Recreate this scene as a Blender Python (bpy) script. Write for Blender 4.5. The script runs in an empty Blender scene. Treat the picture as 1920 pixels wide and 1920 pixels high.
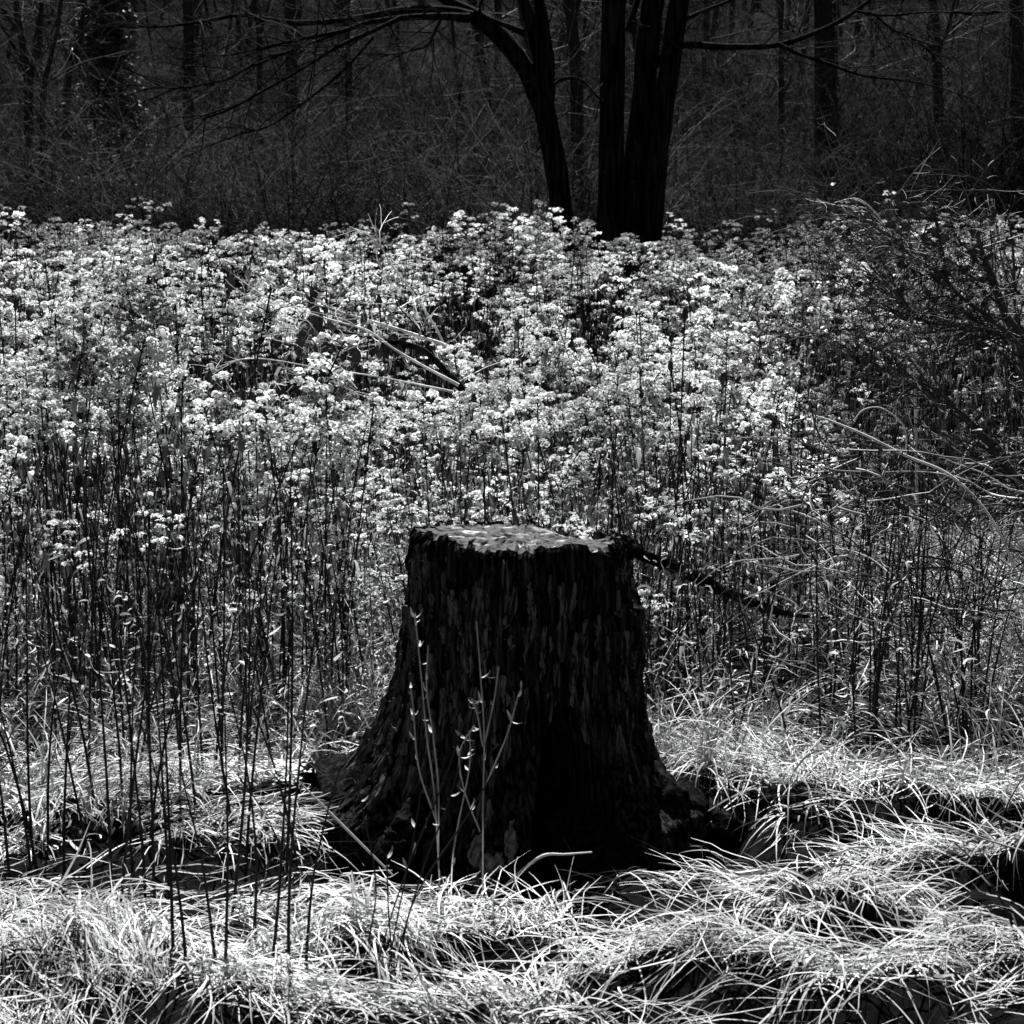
import bpy, math, random
import numpy as np
from mathutils import Vector, Matrix

# ------------------------------------------------------------------ camera, sky, sun, exposure
SC = bpy.context.scene
COL = SC.collection
F = 3840.0                      # focal length in pixels of the 1920 px photograph
PITCH = math.atan(630.0 / F)
CAMZ = 1.8
cd = bpy.data.cameras.new('camera')
cam = bpy.data.objects.new('camera', cd)
COL.objects.link(cam)
cam.location = (0, 0, CAMZ)
cam.rotation_euler = (math.pi / 2 - PITCH, 0, 0)
cd.sensor_width = 36.0
cd.lens = 36.0 * F / 1920.0
cd.clip_start = 0.05
cd.clip_end = 1500
cd.dof.use_dof = True
cd.dof.focus_distance = 7.6
cd.dof.aperture_fstop = 13.0
SC.camera = cam

SUN_EL, SUN_AZ = 56.0, -6.0     # degrees; azimuth from +Y (the view direction)
W = bpy.data.worlds.new("World")
SC.world = W
W.use_nodes = True
nt = W.node_tree
nt.nodes.clear()
sky = nt.nodes.new('ShaderNodeTexSky')
sky.sky_type = 'NISHITA'
sky.sun_disc = False
sky.sun_elevation = math.radians(SUN_EL)
sky.sun_rotation = math.radians(SUN_AZ)
sky.air_density = 0.45                           # dry, very clear air: a dark sky
sky.dust_density = 0.3
bw = nt.nodes.new('ShaderNodeSeparateColor')     # black-and-white photograph taken through a red filter: the sky's red light
bg = nt.nodes.new('ShaderNodeBackground')
bg.inputs['Strength'].default_value = 0.05
wo = nt.nodes.new('ShaderNodeOutputWorld')
nt.links.new(sky.outputs[0], bw.inputs[0])
nt.links.new(bw.outputs[0], bg.inputs['Color'])
nt.links.new(bg.outputs[0], wo.inputs['Surface'])
sl = bpy.data.lights.new('sun', 'SUN')
sl.energy = 5.0
sl.angle = math.radians(0.5)
sl.color = (1.0, 0.995, 0.985)
sun = bpy.data.objects.new('sun', sl)
COL.objects.link(sun)
_e, _a = math.radians(SUN_EL), math.radians(SUN_AZ)
_d = Vector((-math.sin(_a) * math.cos(_e), -math.cos(_a) * math.cos(_e), -math.sin(_e)))
sun.rotation_euler = _d.to_track_quat('-Z', 'Y').to_euler()
sun.location = (-3, 30, 40)
vs = SC.view_settings
vs.view_transform = 'Standard'
vs.look = 'None'
vs.gamma = 1.0
vs.use_curve_mapping = False
vs.exposure = 1.45
SC.cycles.max_bounces = 5
SC.cycles.diffuse_bounces = 2
SC.cycles.transmission_bounces = 2

# ------------------------------------------------------------------ helpers
rng = np.random.default_rng(7)
CP, SP = math.cos(PITCH), math.sin(PITCH)


def at(px, py, Y):
    """world point on the plane y = Y seen at photo pixel (px, py)"""
    a, b = (px - 960) / F, (960 - py) / F
    d = np.array([a, CP + b * SP, -SP + b * CP])
    return np.array([0, 0, CAMZ]) + d * (Y / d[1])


def hit(px, py, z=0.0):
    """world point at height z seen at photo pixel (px, py)"""
    a, b = (px - 960) / F, (960 - py) / F
    d = np.array([a, CP + b * SP, -SP + b * CP])
    return np.array([0, 0, CAMZ]) + d * ((z - CAMZ) / d[2])


def _hash(i, j, k, seed):
    n = (i.astype(np.int64) * 374761393 + j.astype(np.int64) * 668265263 + k.astype(np.int64) * 2147483647 + seed * 1274126177) & 0xFFFFFFFF
    n = ((n ^ (n >> 13)) * 1274126177) & 0xFFFFFFFF
    n = ((n ^ (n >> 16)) * 2246822519) & 0xFFFFFFFF
    return ((n ^ (n >> 15)) & 0xFFFFFF) / float(0xFFFFFF)


def vn(x, y, seed=0, z=None):
    """smooth value noise 0..1"""
    x, y = np.asarray(x, float), np.asarray(y, float)
    if z is None:
        i, j = np.floor(x), np.floor(y)
        f, g = x - i, y - j
        f, g = f * f * (3 - 2 * f), g * g * (3 - 2 * g)
        o = np.zeros_like(i)
        h = lambda a, b: _hash(i + a, j + b, o, seed)
        return (h(0, 0) * (1 - f) + h(1, 0) * f) * (1 - g) + (h(0, 1) * (1 - f) + h(1, 1) * f) * g
    z = np.asarray(z, float)
    k = np.floor(z)
    q = z - k
    q = q * q * (3 - 2 * q)
    return _lay(x, y, k, seed) * (1 - q) + _lay(x, y, k + 1, seed) * q


def _lay(x, y, k, seed):
    i, j = np.floor(x), np.floor(y)
    f, g = x - i, y - j
    f, g = f * f * (3 - 2 * f), g * g * (3 - 2 * g)
    h = lambda a, b: _hash(i + a, j + b, k, seed)
    return (h(0, 0) * (1 - f) + h(1, 0) * f) * (1 - g) + (h(0, 1) * (1 - f) + h(1, 1) * f) * g


def fbm(x, y, seed=0, o=4):
    s, a, t = 0, 1.0, 0
    for k in range(o):
        s = s + a * vn(x * 2 ** k, y * 2 ** k, seed + k)
        t += a
        a *= 0.5
    return s / t


class MB:
    """collects vertices and faces, links them as ONE mesh object"""
    def __init__(self):
        self.v, self.q, self.t, self.qm, self.tm, self.n = [], [], [], [], [], 0

    def add(self, V, Q=None, T=None, m=0):
        V = np.asarray(V, float).reshape(-1, 3)
        if Q is not None and len(Q):
            Q = np.asarray(Q, np.int64).reshape(-1, 4)
            self.q.append(Q + self.n)
            self.qm.append(np.broadcast_to(np.asarray(m), (len(Q),)))
        if T is not None and len(T):
            T = np.asarray(T, np.int64).reshape(-1, 3)
            self.t.append(T + self.n)
            self.tm.append(np.broadcast_to(np.asarray(m), (len(T),)))
        self.v.append(V)
        self.n += len(V)

    def arrays(self):
        V = np.concatenate(self.v)
        Q = np.concatenate(self.q) if self.q else np.zeros((0, 4), int)
        T = np.concatenate(self.t) if self.t else np.zeros((0, 3), int)
        QM = np.concatenate(self.qm) if self.qm else np.zeros(0, int)
        TM = np.concatenate(self.tm) if self.tm else np.zeros(0, int)
        return V, Q, T, QM, TM

    def mesh(self, name, mats, smooth=True):
        V, Q, T, QM, TM = self.arrays()
        me = bpy.data.meshes.new(name)
        me.vertices.add(len(V))
        me.vertices.foreach_set('co', V.astype(np.float32).ravel())
        li = np.concatenate([Q.ravel(), T.ravel()]).astype(np.int32)
        tot = np.concatenate([np.full(len(Q), 4), np.full(len(T), 3)]).astype(np.int32)
        st = np.concatenate([[0], np.cumsum(tot)[:-1]]).astype(np.int32)
        me.loops.add(len(li))
        me.loops.foreach_set('vertex_index', li)
        me.polygons.add(len(tot))
        me.polygons.foreach_set('loop_start', st)
        me.polygons.foreach_set('loop_total', tot)
        me.polygons.foreach_set('material_index', np.concatenate([QM, TM]).astype(np.int32))
        me.polygons.foreach_set('use_smooth', np.full(len(tot), bool(smooth)))
        for m in (mats if isinstance(mats, (list, tuple)) else [mats]):
            me.materials.append(m)
        me.update(calc_edges=True)
        return me

    def build(self, name, mats, parent=None, smooth=True):
        return link(name, self.mesh(name, mats, smooth), parent)


def link(name, data, parent=None):
    o = bpy.data.objects.new(name, data)
    COL.objects.link(o)
    if parent is not None:
        o.parent = parent
    return o


def tag(o, label=None, cat=None, group=None, kind=None):
    if label: o['label'] = label
    if cat: o['category'] = cat
    if group: o['group'] = group
    if kind: o['kind'] = kind
    return o


def empty(name, loc=(0, 0, 0)):
    o = link(name, None)
    o.location = loc
    o.empty_display_size = 0.1
    return o


def tubes(P, R, k=4, rnd=None, cap=False):
    """P (N,S,3) polylines, R (N,S) radii -> V, Q"""
    P, R = np.asarray(P, float), np.asarray(R, float)
    N, S, _ = P.shape
    t = np.gradient(P, axis=1)
    t /= np.linalg.norm(t, axis=2, keepdims=True) + 1e-12
    ref = np.where(np.abs(t[..., 2:3]) > 0.9, np.array([1.0, 0, 0]), np.array([0, 0, 1.0]))
    ref = np.broadcast_to(ref[:, S // 2:S // 2 + 1], t.shape)
    u = np.cross(t, ref)
    u /= np.linalg.norm(u, axis=2, keepdims=True) + 1e-9
    w = np.cross(t, u)
    an = np.arange(k) / k * 2 * math.pi
    V = P[:, :, None, :] + R[:, :, None, None] * (np.cos(an)[None, None, :, None] * u[:, :, None, :] + np.sin(an)[None, None, :, None] * w[:, :, None, :])
    idx = np.arange(N * S * k).reshape(N, S, k)
    a = idx[:, :-1, :]
    b = np.roll(idx, -1, axis=2)[:, :-1, :]
    c = np.roll(idx, -1, axis=2)[:, 1:, :]
    d = idx[:, 1:, :]
    Q = np.stack([a, b, c, d], -1).reshape(-1, 4)
    return V.reshape(-1, 3), Q


def spline(pts, n):
    """Catmull-Rom resample of control points (M,D)"""
    p = np.asarray(pts, float)
    p = np.vstack([2 * p[0] - p[1], p, 2 * p[-1] - p[-2]])
    M = len(p) - 3
    s = np.linspace(0, M - 1e-9, n)
    i = s.astype(int)
    f = (s - i)[:, None]
    a, b, c, d = p[i], p[i + 1], p[i + 2], p[i + 3]
    return 0.5 * (2 * b + (c - a) * f + (2 * a - 5 * b + 4 * c - d) * f ** 2 + (3 * b - a - 3 * c + d) * f ** 3)


def rot_z(a):
    c, s = np.cos(a), np.sin(a)
    return np.array([[c, -s, 0], [s, c, 0], [0, 0, 1]])


# ------------------------------------------------------------------ materials (greys: black-and-white photograph)
def mat(name, lo, hi, rough=0.85, noise=0.0, scale=8.0, transl=0.0, spec=0.2, stretch=None, bump=0.0, patch=None, coord='Object', nr=(0.3, 0.7)):
    m = bpy.data.materials.new(name)
    m.use_nodes = True
    n, l = m.node_tree.nodes, m.node_tree.links
    n.clear()
    out = n.new('ShaderNodeOutputMaterial')
    pr = n.new('ShaderNodeBsdfPrincipled')
    pr.inputs['Roughness'].default_value = rough
    pr.inputs['Specular IOR Level'].default_value = spec
    g = n.new('ShaderNodeNewGeometry')
    mr = n.new('ShaderNodeMapRange')
    mr.inputs['To Min'].default_value = lo
    mr.inputs['To Max'].default_value = hi
    l.new(g.outputs['Random Per Island'], mr.inputs['Value'])
    val = mr.outputs[0]
    tc = n.new('ShaderNodeTexCoord')
    mp = n.new('ShaderNodeMapping')
    l.new(tc.outputs[coord], mp.inputs['Vector'])
    if stretch: mp.inputs['Scale'].default_value = stretch
    if noise:
        no = n.new('ShaderNodeTexNoise')
        no.inputs['Scale'].default_value = scale
        no.inputs['Detail'].default_value = 6
        l.new(mp.outputs[0], no.inputs['Vector'])
        r2 = n.new('ShaderNodeMapRange')
        r2.inputs['From Min'].default_value = nr[0]
        r2.inputs['From Max'].default_value = nr[1]
        r2.inputs['To Min'].default_value = 1 - noise
        r2.inputs['To Max'].default_value = 1 + noise
        l.new(no.outputs[0], r2.inputs['Value'])
        mu = n.new('ShaderNodeMath')
        mu.operation = 'MULTIPLY'
        l.new(val, mu.inputs[0])
        l.new(r2.outputs[0], mu.inputs[1])
        val = mu.outputs[0]
        if bump:
            bu = n.new('ShaderNodeBump')
            bu.inputs['Strength'].default_value = bump
            bu.inputs['Distance'].default_value = 0.01
            l.new(no.outputs[0], bu.inputs['Height'])
            l.new(bu.outputs[0], pr.inputs['Normal'])
    if patch and len(patch) == 3: patch = patch + (0.38, 0.62)
    if patch:                                   # (scale, factor low, factor high): clump to clump colour differences, painted glints on the cut top
        n2 = n.new('ShaderNodeTexNoise')
        n2.inputs['Scale'].default_value = patch[0]
        n2.inputs['Detail'].default_value = 2
        l.new(g.outputs['Position'], n2.inputs['Vector'])
        r3 = n.new('ShaderNodeMapRange')
        r3.inputs['From Min'].default_value = patch[3]
        r3.inputs['From Max'].default_value = patch[4]
        r3.inputs['To Min'].default_value = patch[1]
        r3.inputs['To Max'].default_value = patch[2]
        l.new(n2.outputs[0], r3.inputs['Value'])
        m2 = n.new('ShaderNodeMath')
        m2.operation = 'MULTIPLY'
        l.new(val, m2.inputs[0])
        l.new(r3.outputs[0], m2.inputs[1])
        val = m2.outputs[0]
    cb = n.new('ShaderNodeCombineColor')
    for ch, k in zip(('Red', 'Green', 'Blue'), (0.985, 1.0, 1.01)):
        mm = n.new('ShaderNodeMath')
        mm.operation = 'MULTIPLY'
        mm.inputs[1].default_value = k
        l.new(val, mm.inputs[0])
        l.new(mm.outputs[0], cb.inputs[ch])
    l.new(cb.outputs[0], pr.inputs['Base Color'])
    if transl:
        tr = n.new('ShaderNodeBsdfTranslucent')
        l.new(cb.outputs[0], tr.inputs['Color'])
        mx = n.new('ShaderNodeMixShader')
        mx.inputs[0].default_value = transl
        l.new(pr.outputs[0], mx.inputs[1])
        l.new(tr.outputs[0], mx.inputs[2])
        l.new(mx.outputs[0], out.inputs['Surface'])
    else:
        l.new(pr.outputs[0], out.inputs['Surface'])
    return m


M = {
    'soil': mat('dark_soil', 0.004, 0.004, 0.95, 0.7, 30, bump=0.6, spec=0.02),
    'straw': mat('bleached_straw', 0.15, 0.68, 0.6, 0, transl=0.05, spec=0.3, patch=(2.2, 0.6, 1.05)),
    'straw_dim': mat('dull_straw', 0.10, 0.45, 0.7, 0, transl=0.15, spec=0.2),
    'fluff': mat('white_seed_fluff', 0.70, 0.97, 0.9, 0, transl=0.5, spec=0.1, patch=(1.3, 0.6, 1.05)),
    'stem': mat('dark_weed_stem', 0.006, 0.030, 0.8, 0, spec=0.08),
    'stem_pale': mat('pale_weed_stem', 0.12, 0.45, 0.7, 0, spec=0.2),
    'leaf_dry': mat('dry_leaf', 0.06, 0.7, 0.8, 0, transl=0.2, spec=0.2),
    'leaf_dark': mat('dark_leaf', 0.008, 0.03, 0.5, 0, transl=0.1, spec=0.4),
    'bark_black': mat('wet_dark_bark', 0.012, 0.012, 0.9, 0.92, 22, spec=0.03, stretch=(1, 1, 0.10), bump=1.0, nr=(0.42, 0.70)),
    'bark_far': mat('far_tree_bark', 0.012, 0.03, 0.9, 0.5, 6, spec=0.03, stretch=(1, 1, 0.15)),
    'twig_bg': mat('grey_thicket_twig', 0.002, 0.072, 0.9, 0, spec=0.03, patch=(0.16, 0.12, 2.0)),
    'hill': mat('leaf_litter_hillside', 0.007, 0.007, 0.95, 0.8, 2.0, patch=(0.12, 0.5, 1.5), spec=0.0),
    'stump': mat('rotting_stump_bark', 0.028, 0.028, 0.9, 0.93, 75, spec=0.04, stretch=(1, 1, 0.10), bump=1.0, nr=(0.46, 0.80)),
    'root': mat('black_root_bark', 0.008, 0.008, 0.9, 0.95, 55, spec=0.02, bump=1.0, nr=(0.44, 0.72)),
    'strip': mat('loose_bark_strip', 0.008, 0.125, 0.85, 0.93, 110, spec=0.08, stretch=(1, 0.5, 0.09), bump=1.0, nr=(0.42, 0.68)),  # pale end of the range paints highlights on the bark
    'top': mat('weathered_wood_painted_glints', 0.038, 0.038, 0.75, 0.7, 30, spec=0.3, bump=0.9, patch=(13.0, 0.08, 12.0, 0.54, 0.72)),  # dark rot and pale wood; the brightest patches are glints painted in
    'lichen': mat('pale_lichen_bark', 0.16, 0.16, 0.9, 0.85, 60, bump=0.8),
    'branch': mat('dead_branch_bark', 0.10, 0.22, 0.7, 0.5, 20, spec=0.3),
    'shrub': mat('shrub_bark', 0.008, 0.06, 0.6, 0.3, 20, spec=0.4),
    'twig_pale': mat('pale_dead_twig', 0.25, 0.6, 0.6, 0, spec=0.3),
}

# ------------------------------------------------------------------ ground and hillside
# mounds of matted grass: crest pixel, height, half width, front and back extent
MOUNDS = []


def mound(px, py, z, rx, ryf, ryb, tilt=0.0):
    p = hit(px, py, z)
    MOUNDS.append((p[0], p[1], z, rx, ryf, ryb, tilt))


mound(1690, 1462, 0.14, 0.42, 0.09, 0.34, -0.15)
mound(1480, 1500, 0.12, 0.16, 0.07, 0.22)
mound(1680, 1600, 0.19, 0.20, 0.06, 0.24)
mound(1880, 1570, 0.16, 0.20, 0.07, 0.20)
mound(1370, 1690, 0.15, 0.19, 0.06, 0.20)
mound(1560, 1722, 0.11, 0.16, 0.06, 0.13, -0.2)
mound(1760, 1738, 0.14, 0.26, 0.07, 0.18)
mound(1240, 1655, 0.09, 0.22, 0.08, 0.16)
mound(1330, 1812, 0.15, 0.22, 0.06, 0.15, 0.1)
mound(1560, 1850, 0.11, 0.20, 0.06, 0.12, -0.2)
mound(1850, 1830, 0.12, 0.20, 0.07, 0.14)
mound(1100, 1880, 0.08, 0.25, 0.07, 0.12)
mound(1030, 1745, 0.10, 0.20, 0.08, 0.14)
mound(700, 1730, 0.13, 0.16, 0.10, 0.20)
mound(640, 1850, 0.12, 0.20, 0.10, 0.15)
mound(110, 1690, 0.22, 0.14, 0.06, 0.22)
mound(300, 1880, 0.08, 0.25, 0.07, 0.12)
mound(480, 1560, 0.08, 0.22, 0.08, 0.15)
mound(150, 1480, 0.12, 0.30, 0.10, 0.30)
mound(1310, 1460, 0.10, 0.14, 0.10, 0.20)
MOUNDS = np.array(MOUNDS)
MOUNDS[:, 2] *= 0.72
MOUNDS[:, 3] *= 1.3
MOUNDS[:, 4] *= np.where(MOUNDS[:, 1] < 4.42, 2.6, 1.15)
VOIDS = [(hit(a, b, 0.03)[0], hit(a, b, 0.03)[1], c, d) for a, b, c, d in (
    (100, 1795, 0.17, 0.09), (300, 1765, 0.12, 0.06), (1620, 1668, 0.15, 0.07), (1700, 1700, 0.10, 0.05), (1340, 1765, 0.12, 0.05), (1500, 1795, 0.13, 0.05),
    (1620, 1865, 0.15, 0.05), (1150, 1805, 0.14, 0.05), (880, 1850, 0.08, 0.10), (470, 1765, 0.12, 0.05), (1880, 1600, 0.07, 0.08), (1335, 1575, 0.12, 0.05), (1790, 1800, 0.10, 0.04))]
STX, STY = (982 - 960) / 698.0, 5.5


def H(x, y):
    """height of the ground"""
    x, y = np.asarray(x, float), np.asarray(y, float)
    z = 0.05 * (fbm(x * 1.3, y * 1.3, 5, 3) - 0.5)
    x0, y0 = x, y
    x = x + 0.16 * (vn(x0 * 4.1, y0 * 4.1, 401) - 0.5) + 0.05 * (vn(x0 * 13, y0 * 13, 403) - 0.5)
    y = y + 0.16 * (vn(x0 * 4.1, y0 * 4.1, 402) - 0.5) + 0.05 * (vn(x0 * 13, y0 * 13, 404) - 0.5)
    for cx, cy, hh, rx, rf, rb, tl in MOUNDS:
        dx = x - cx
        dy = y - cy - tl * dx
        z = z + hh * np.exp(-(dx / rx) ** 2) * np.exp(-(np.where(dy > 0, dy / rb, dy / rf)) ** 2)
        if cy > 4.42: z = z - 0.45 * hh * np.exp(-(dx / (rx * 0.8)) ** 2 - ((dy + 2.1 * rf) / (rf * 0.9)) ** 2)
    x, y = x0, y0
    for vx, vy, va, vb in VOIDS:
        z = z - 0.06 * np.exp(-((x - vx) / va) ** 2 - ((y - vy) / vb) ** 2)
    rn_ = 1 - np.abs(2 * fbm(x * 1.6 + 0.5 * y, y * 3.4, 411, 3) - 1)
    z = z + 0.10 * (np.clip(rn_, 0.4, 1) - 0.7) * np.exp(-((y - 5.2) / 0.95) ** 4)
    z = z - 0.10 * np.exp(-((x - STX - 0.12) / 0.40) ** 2 - ((y - STY + 0.42) / 0.22) ** 2)
    z = z + 0.05 * (vn(x * 9, y * 9, 61) - 0.5) * np.exp(-((y - 4.5) / 1.6) ** 4)
    hill = np.maximum(y - 44 + 5 * np.sin(x * 0.05), 0)
    z = z + 0.21 * hill * hill / (hill + 10) + np.where(y > 40, 1.2 * (fbm(x * 0.06, y * 0.06, 9, 3) - 0.5), 0) * np.clip((y - 40) / 15, 0, 1)
    return z


def grid_lines(parts):
    return np.unique(np.concatenate([np.arange(a, b, s) for a, b, s in parts]).round(4))


gx = grid_lines([(-160, -40, 8), (-40, -8, 1.6), (-8, -1.6, 0.2), (-1.6, 1.6, 0.02), (1.6, 8, 0.2), (8, 40, 1.6), (40, 168, 8)])
gy = grid_lines([(-30, 3, 2.0), (3, 7.2, 0.02), (7.2, 14, 0.15), (14, 60, 1.0), (60, 320, 5)])
X, Y_ = np.meshgrid(gx, gy)
mb = MB()
ny, nx = X.shape
ii = np.arange(ny * nx).reshape(ny, nx)
Q = np.stack([ii[:-1, :-1], ii[:-1, 1:], ii[1:, 1:], ii[1:, :-1]], -1).reshape(-1, 4)
cy_ = (Y_[:-1, :-1]).ravel()
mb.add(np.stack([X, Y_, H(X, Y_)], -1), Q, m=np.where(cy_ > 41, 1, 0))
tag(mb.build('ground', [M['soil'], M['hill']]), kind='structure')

# ------------------------------------------------------------------ the stump
SH = 0.83
LOBES = [  # azimuth (0 = right, -90 = towards the camera), amplitude, decay height, angular width
    (180, 0.40, 0.20, 0.55), (-150, 0.22, 0.18, 0.35), (-97, 0.34, 0.22, 0.26), (-18, 0.42, 0.115, 0.42),
    (-48, 0.24, 0.16, 0.26), (40, 0.30, 0.15, 0.4), (95, 0.35, 0.16, 0.4), (140, 0.30, 0.16, 0.4), (-122, 0.16, 0.2, 0.2)]


def cells(u, v, nu, nv, seed):
    """jittered-grid Voronoi, periodic in u: (random per cell, edge distance)"""
    x, y = u * nu, v * nv
    i, j = np.floor(x), np.floor(y)
    f1 = np.full(x.shape, 9.0)
    f2 = np.full(x.shape, 9.0)
    cid = np.zeros(x.shape)
    o = np.zeros_like(i)
    for a in (-1, 0, 1):
        for b in (-1, 0, 1):
            ci, cj = np.mod(i + a, nu), j + b
            px = i + a + 0.1 + 0.8 * _hash(ci, cj, o, seed)
            py = j + b + 0.1 + 0.8 * _hash(ci, cj, o, seed + 1)
            d = np.hypot(x - px, (y - py))
            r = _hash(ci, cj, o, seed + 2)
            near = d < f1
            f2 = np.where(near, f1, np.minimum(f2, d))
            cid = np.where(near, r, cid)
            f1 = np.where(near, d, f1)
    return cid, f2 - f1


def stump_r(th, z, detail=True):
    th, z = np.asarray(th, float), np.asarray(z, float)
    r = 0.302 + 0.05 * np.exp(-np.maximum(z, 0.03) / 0.16) + 0.006 * np.sin(3 * th + 1) + 0.004 * np.sin(5 * th)
    for az, A, s, w in LOBES:
        d = np.angle(np.exp(1j * (th - math.radians(az))))
        r = r + A * np.exp(-np.maximum(z, 0.10) / s) * np.exp(-(d / w) ** 2)
    # broken slab missing at the upper right
    d = np.angle(np.exp(1j * (th - math.radians(-8))))
    r = r - 0.028 * np.exp(-(d / 0.35) ** 4) * (z > 0.655 + 0.02 * np.sin(th * 22))
    d = np.angle(np.exp(1j * (th - math.radians(-14))))
    r = r + 0.022 * np.exp(-(d / 0.2) ** 4) * np.clip((0.66 - z) / 0.01, 0, 1) * np.clip((z - 0.42) / 0.1, 0, 1)
    # fluted sides
    wob = 0.25 * np.sin(z * 7 + th * 3)
    r = r + 0.010 * np.sin(th * 9 + wob * 2) * np.clip(1.2 - z, 0, 1) + 0.006 * np.sin(th * 17 + 2 + wob * 3)
    # hollow between the roots
    d = np.angle(np.exp(1j * (th - math.radians(-71))))
    arch = 1 - (np.abs(d) / 0.31) ** 2.2
    zz = 0.43 * np.sqrt(np.clip(arch, 0, 1)) - 0.04 * np.sin(d * 20)
    ins = np.clip((zz - z) / 0.07, 0, 1) * np.clip(arch * 4, 0, 1)
    r = r - 0.27 * ins * ins * (3 - 2 * ins)
    if detail:
        u = np.mod(th / (2 * math.pi), 1.0)
        zw = z + 0.05 * (vn(th * 5, z * 5, 3) - 0.5)
        uw = np.mod(u + 0.010 * (vn(th * 8, z * 9, 4) - 0.5) + 0.004 * np.sin(z * 25), 1.0)
        c1, e1 = cells(uw, zw, 74, 6.5, 11)
        c2, e2 = cells(uw, zw, 170, 15, 21)
        rg = 1 - np.abs(2 * vn(th * 26, z * 7, 31) - 1)
        r = r + 0.018 * (c1 - 0.5) - 0.008 * np.exp(-(e1 / 0.12) ** 2) + 0.011 * (c2 - 0.5) - 0.005 * np.exp(-(e2 / 0.15) ** 2)
        r = r + 0.008 * (rg - 0.5) + 0.006 * (vn(th * 110, z * 16, 35) - 0.5) + 0.004 * (vn(th * 60, z * 30, 33) - 0.5)
    return r


def top_z(th):
    """height of the ragged rim"""
    u = np.mod(th / (2 * math.pi), 1.0)
    c, e = cells(u, np.zeros_like(u) + 0.3, 46, 1, 77)
    z = SH - 0.020 * np.sin(th) - 0.016 * np.cos(th) + 0.030 * (c - 0.5) + 0.022 * (vn(th * 15, th * 0 + 2, 8) - 0.5)
    d = np.angle(np.exp(1j * (th - math.radians(52))))
    return z - 0.035 * np.exp(-(d / 0.28) ** 4)


stump = empty('tree_stump', (STX, STY, 0))
tag(stump, 'dark rotting tree stump with a flat cut top and flaring roots in the grass', 'tree stump')
nth, nz = 820, 260
th = np.linspace(0, 2 * math.pi, nth, endpoint=False)
sv = np.linspace(0, 1, nz) ** 0.95
TH, S_ = np.meshgrid(th, sv)
ZB = -0.10
ZT = top_z(TH)
Z = ZB + (ZT - ZB) * S_
R = stump_r(TH, Z)
R = R - 0.012 * np.clip((S_ - 0.985) / 0.015, 0, 1)
mb = MB()
ii = np.arange(nth * nz).reshape(nz, nth)
r2 = np.roll(ii, -1, axis=1)
Q = np.stack([ii[:-1], r2[:-1], r2[1:], ii[1:]], -1).reshape(-1, 4)
mb.add(np.stack([R * np.cos(TH), R * np.sin(TH), Z], -1), Q)
mb.build('trunk', M['stump'], stump)
# cut top: splintered, cracked disc sunk a little inside the rim
nr = 70
rr = np.linspace(1, 0.0, nr)
TH, RR = np.meshgrid(th, rr)
Rt = (stump_r(TH, ZT[0] * 0 + top_z(TH)) - 0.010) * RR
px_, py_ = Rt * np.cos(TH), Rt * np.sin(TH)
plane = SH - 0.020 * py_ / 0.3 - 0.016 * px_ / 0.3
rough = 0.030 * (fbm(px_ * 9 + py_ * 3, py_ * 34, 41, 4) - 0.5) + 0.016 * (fbm(px_ * 40, py_ * 40, 45, 3) - 0.5)
ang = 1 - np.abs(2 * vn(np.cos(TH) * 9 + 20, np.sin(TH) * 9 + 20, 43) - 1)
rough = rough - 0.012 * np.clip(ang - 0.8, 0, 1) * 5 * RR
bl = np.clip((RR - 0.86) / 0.14, 0, 1) ** 2
zt = (plane - 0.006 + rough) * (1 - bl) + bl * (top_z(TH) - 0.004)
d = np.angle(np.exp(1j * (TH - math.radians(52))))
zt = zt - 0.03 * np.exp(-(d / 0.28) ** 4) * np.clip(RR - 0.5, 0, 1) * 2 * (1 - bl)
mb = MB()
ii = np.arange(nth * nr).reshape(nr, nth)
r2 = np.roll(ii, -1, axis=1)
mb.add(np.stack([px_, py_, zt], -1), np.stack([ii[:-1], r2[:-1], r2[1:], ii[1:]], -1).reshape(-1, 4))
mb.build('cut_top', M['top'], stump)


ROOTPTS = []


def root(pts, rad, name='root'):
    n = 110
    P = spline(pts, n)
    ROOTPTS.append(P[12:104:4, :2] + np.array([STX, STY]))
    Rr = spline(np.array(rad)[:, None], n)[:, 0]
    k = 28
    V, Q = tubes(P[None], Rr[None], k)
    V = V.reshape(n, k, 3)
    u = np.broadcast_to(np.arange(k) / k, (n, k))
    s = np.broadcast_to(np.linspace(0, 1, n)[:, None], (n, k))
    c1, e1 = cells(u, s, 12, 7, int(abs(P[0, 0]) * 1000))
    disp = 0.012 * (c1 - 0.5) - 0.006 * np.exp(-(e1 / 0.12) ** 2) + 0.018 * (vn(u * 16, s * 9, 3) - 0.5) + 0.012 * (vn(u * 30, s * 50, 4) - 0.5) + 0.02 * (vn(u * 5, s * 14, 5) - 0.5)
    cen = P[:, None, :]
    dirv = V - cen
    dirv /= np.linalg.norm(dirv, axis=2, keepdims=True) + 1e-9
    V = V + dirv * disp[..., None] * np.clip(Rr / 0.06, 0, 1)[:, None, None]
    mb = MB()
    mb.add(V, Q)
    return mb.build(name, M['root'], stump)


def rl(px, py, z):          # ground pixel -> stump-local point
    p = hit(px, py, z)
    return (p[0] - STX, p[1] - STY, z)


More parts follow.
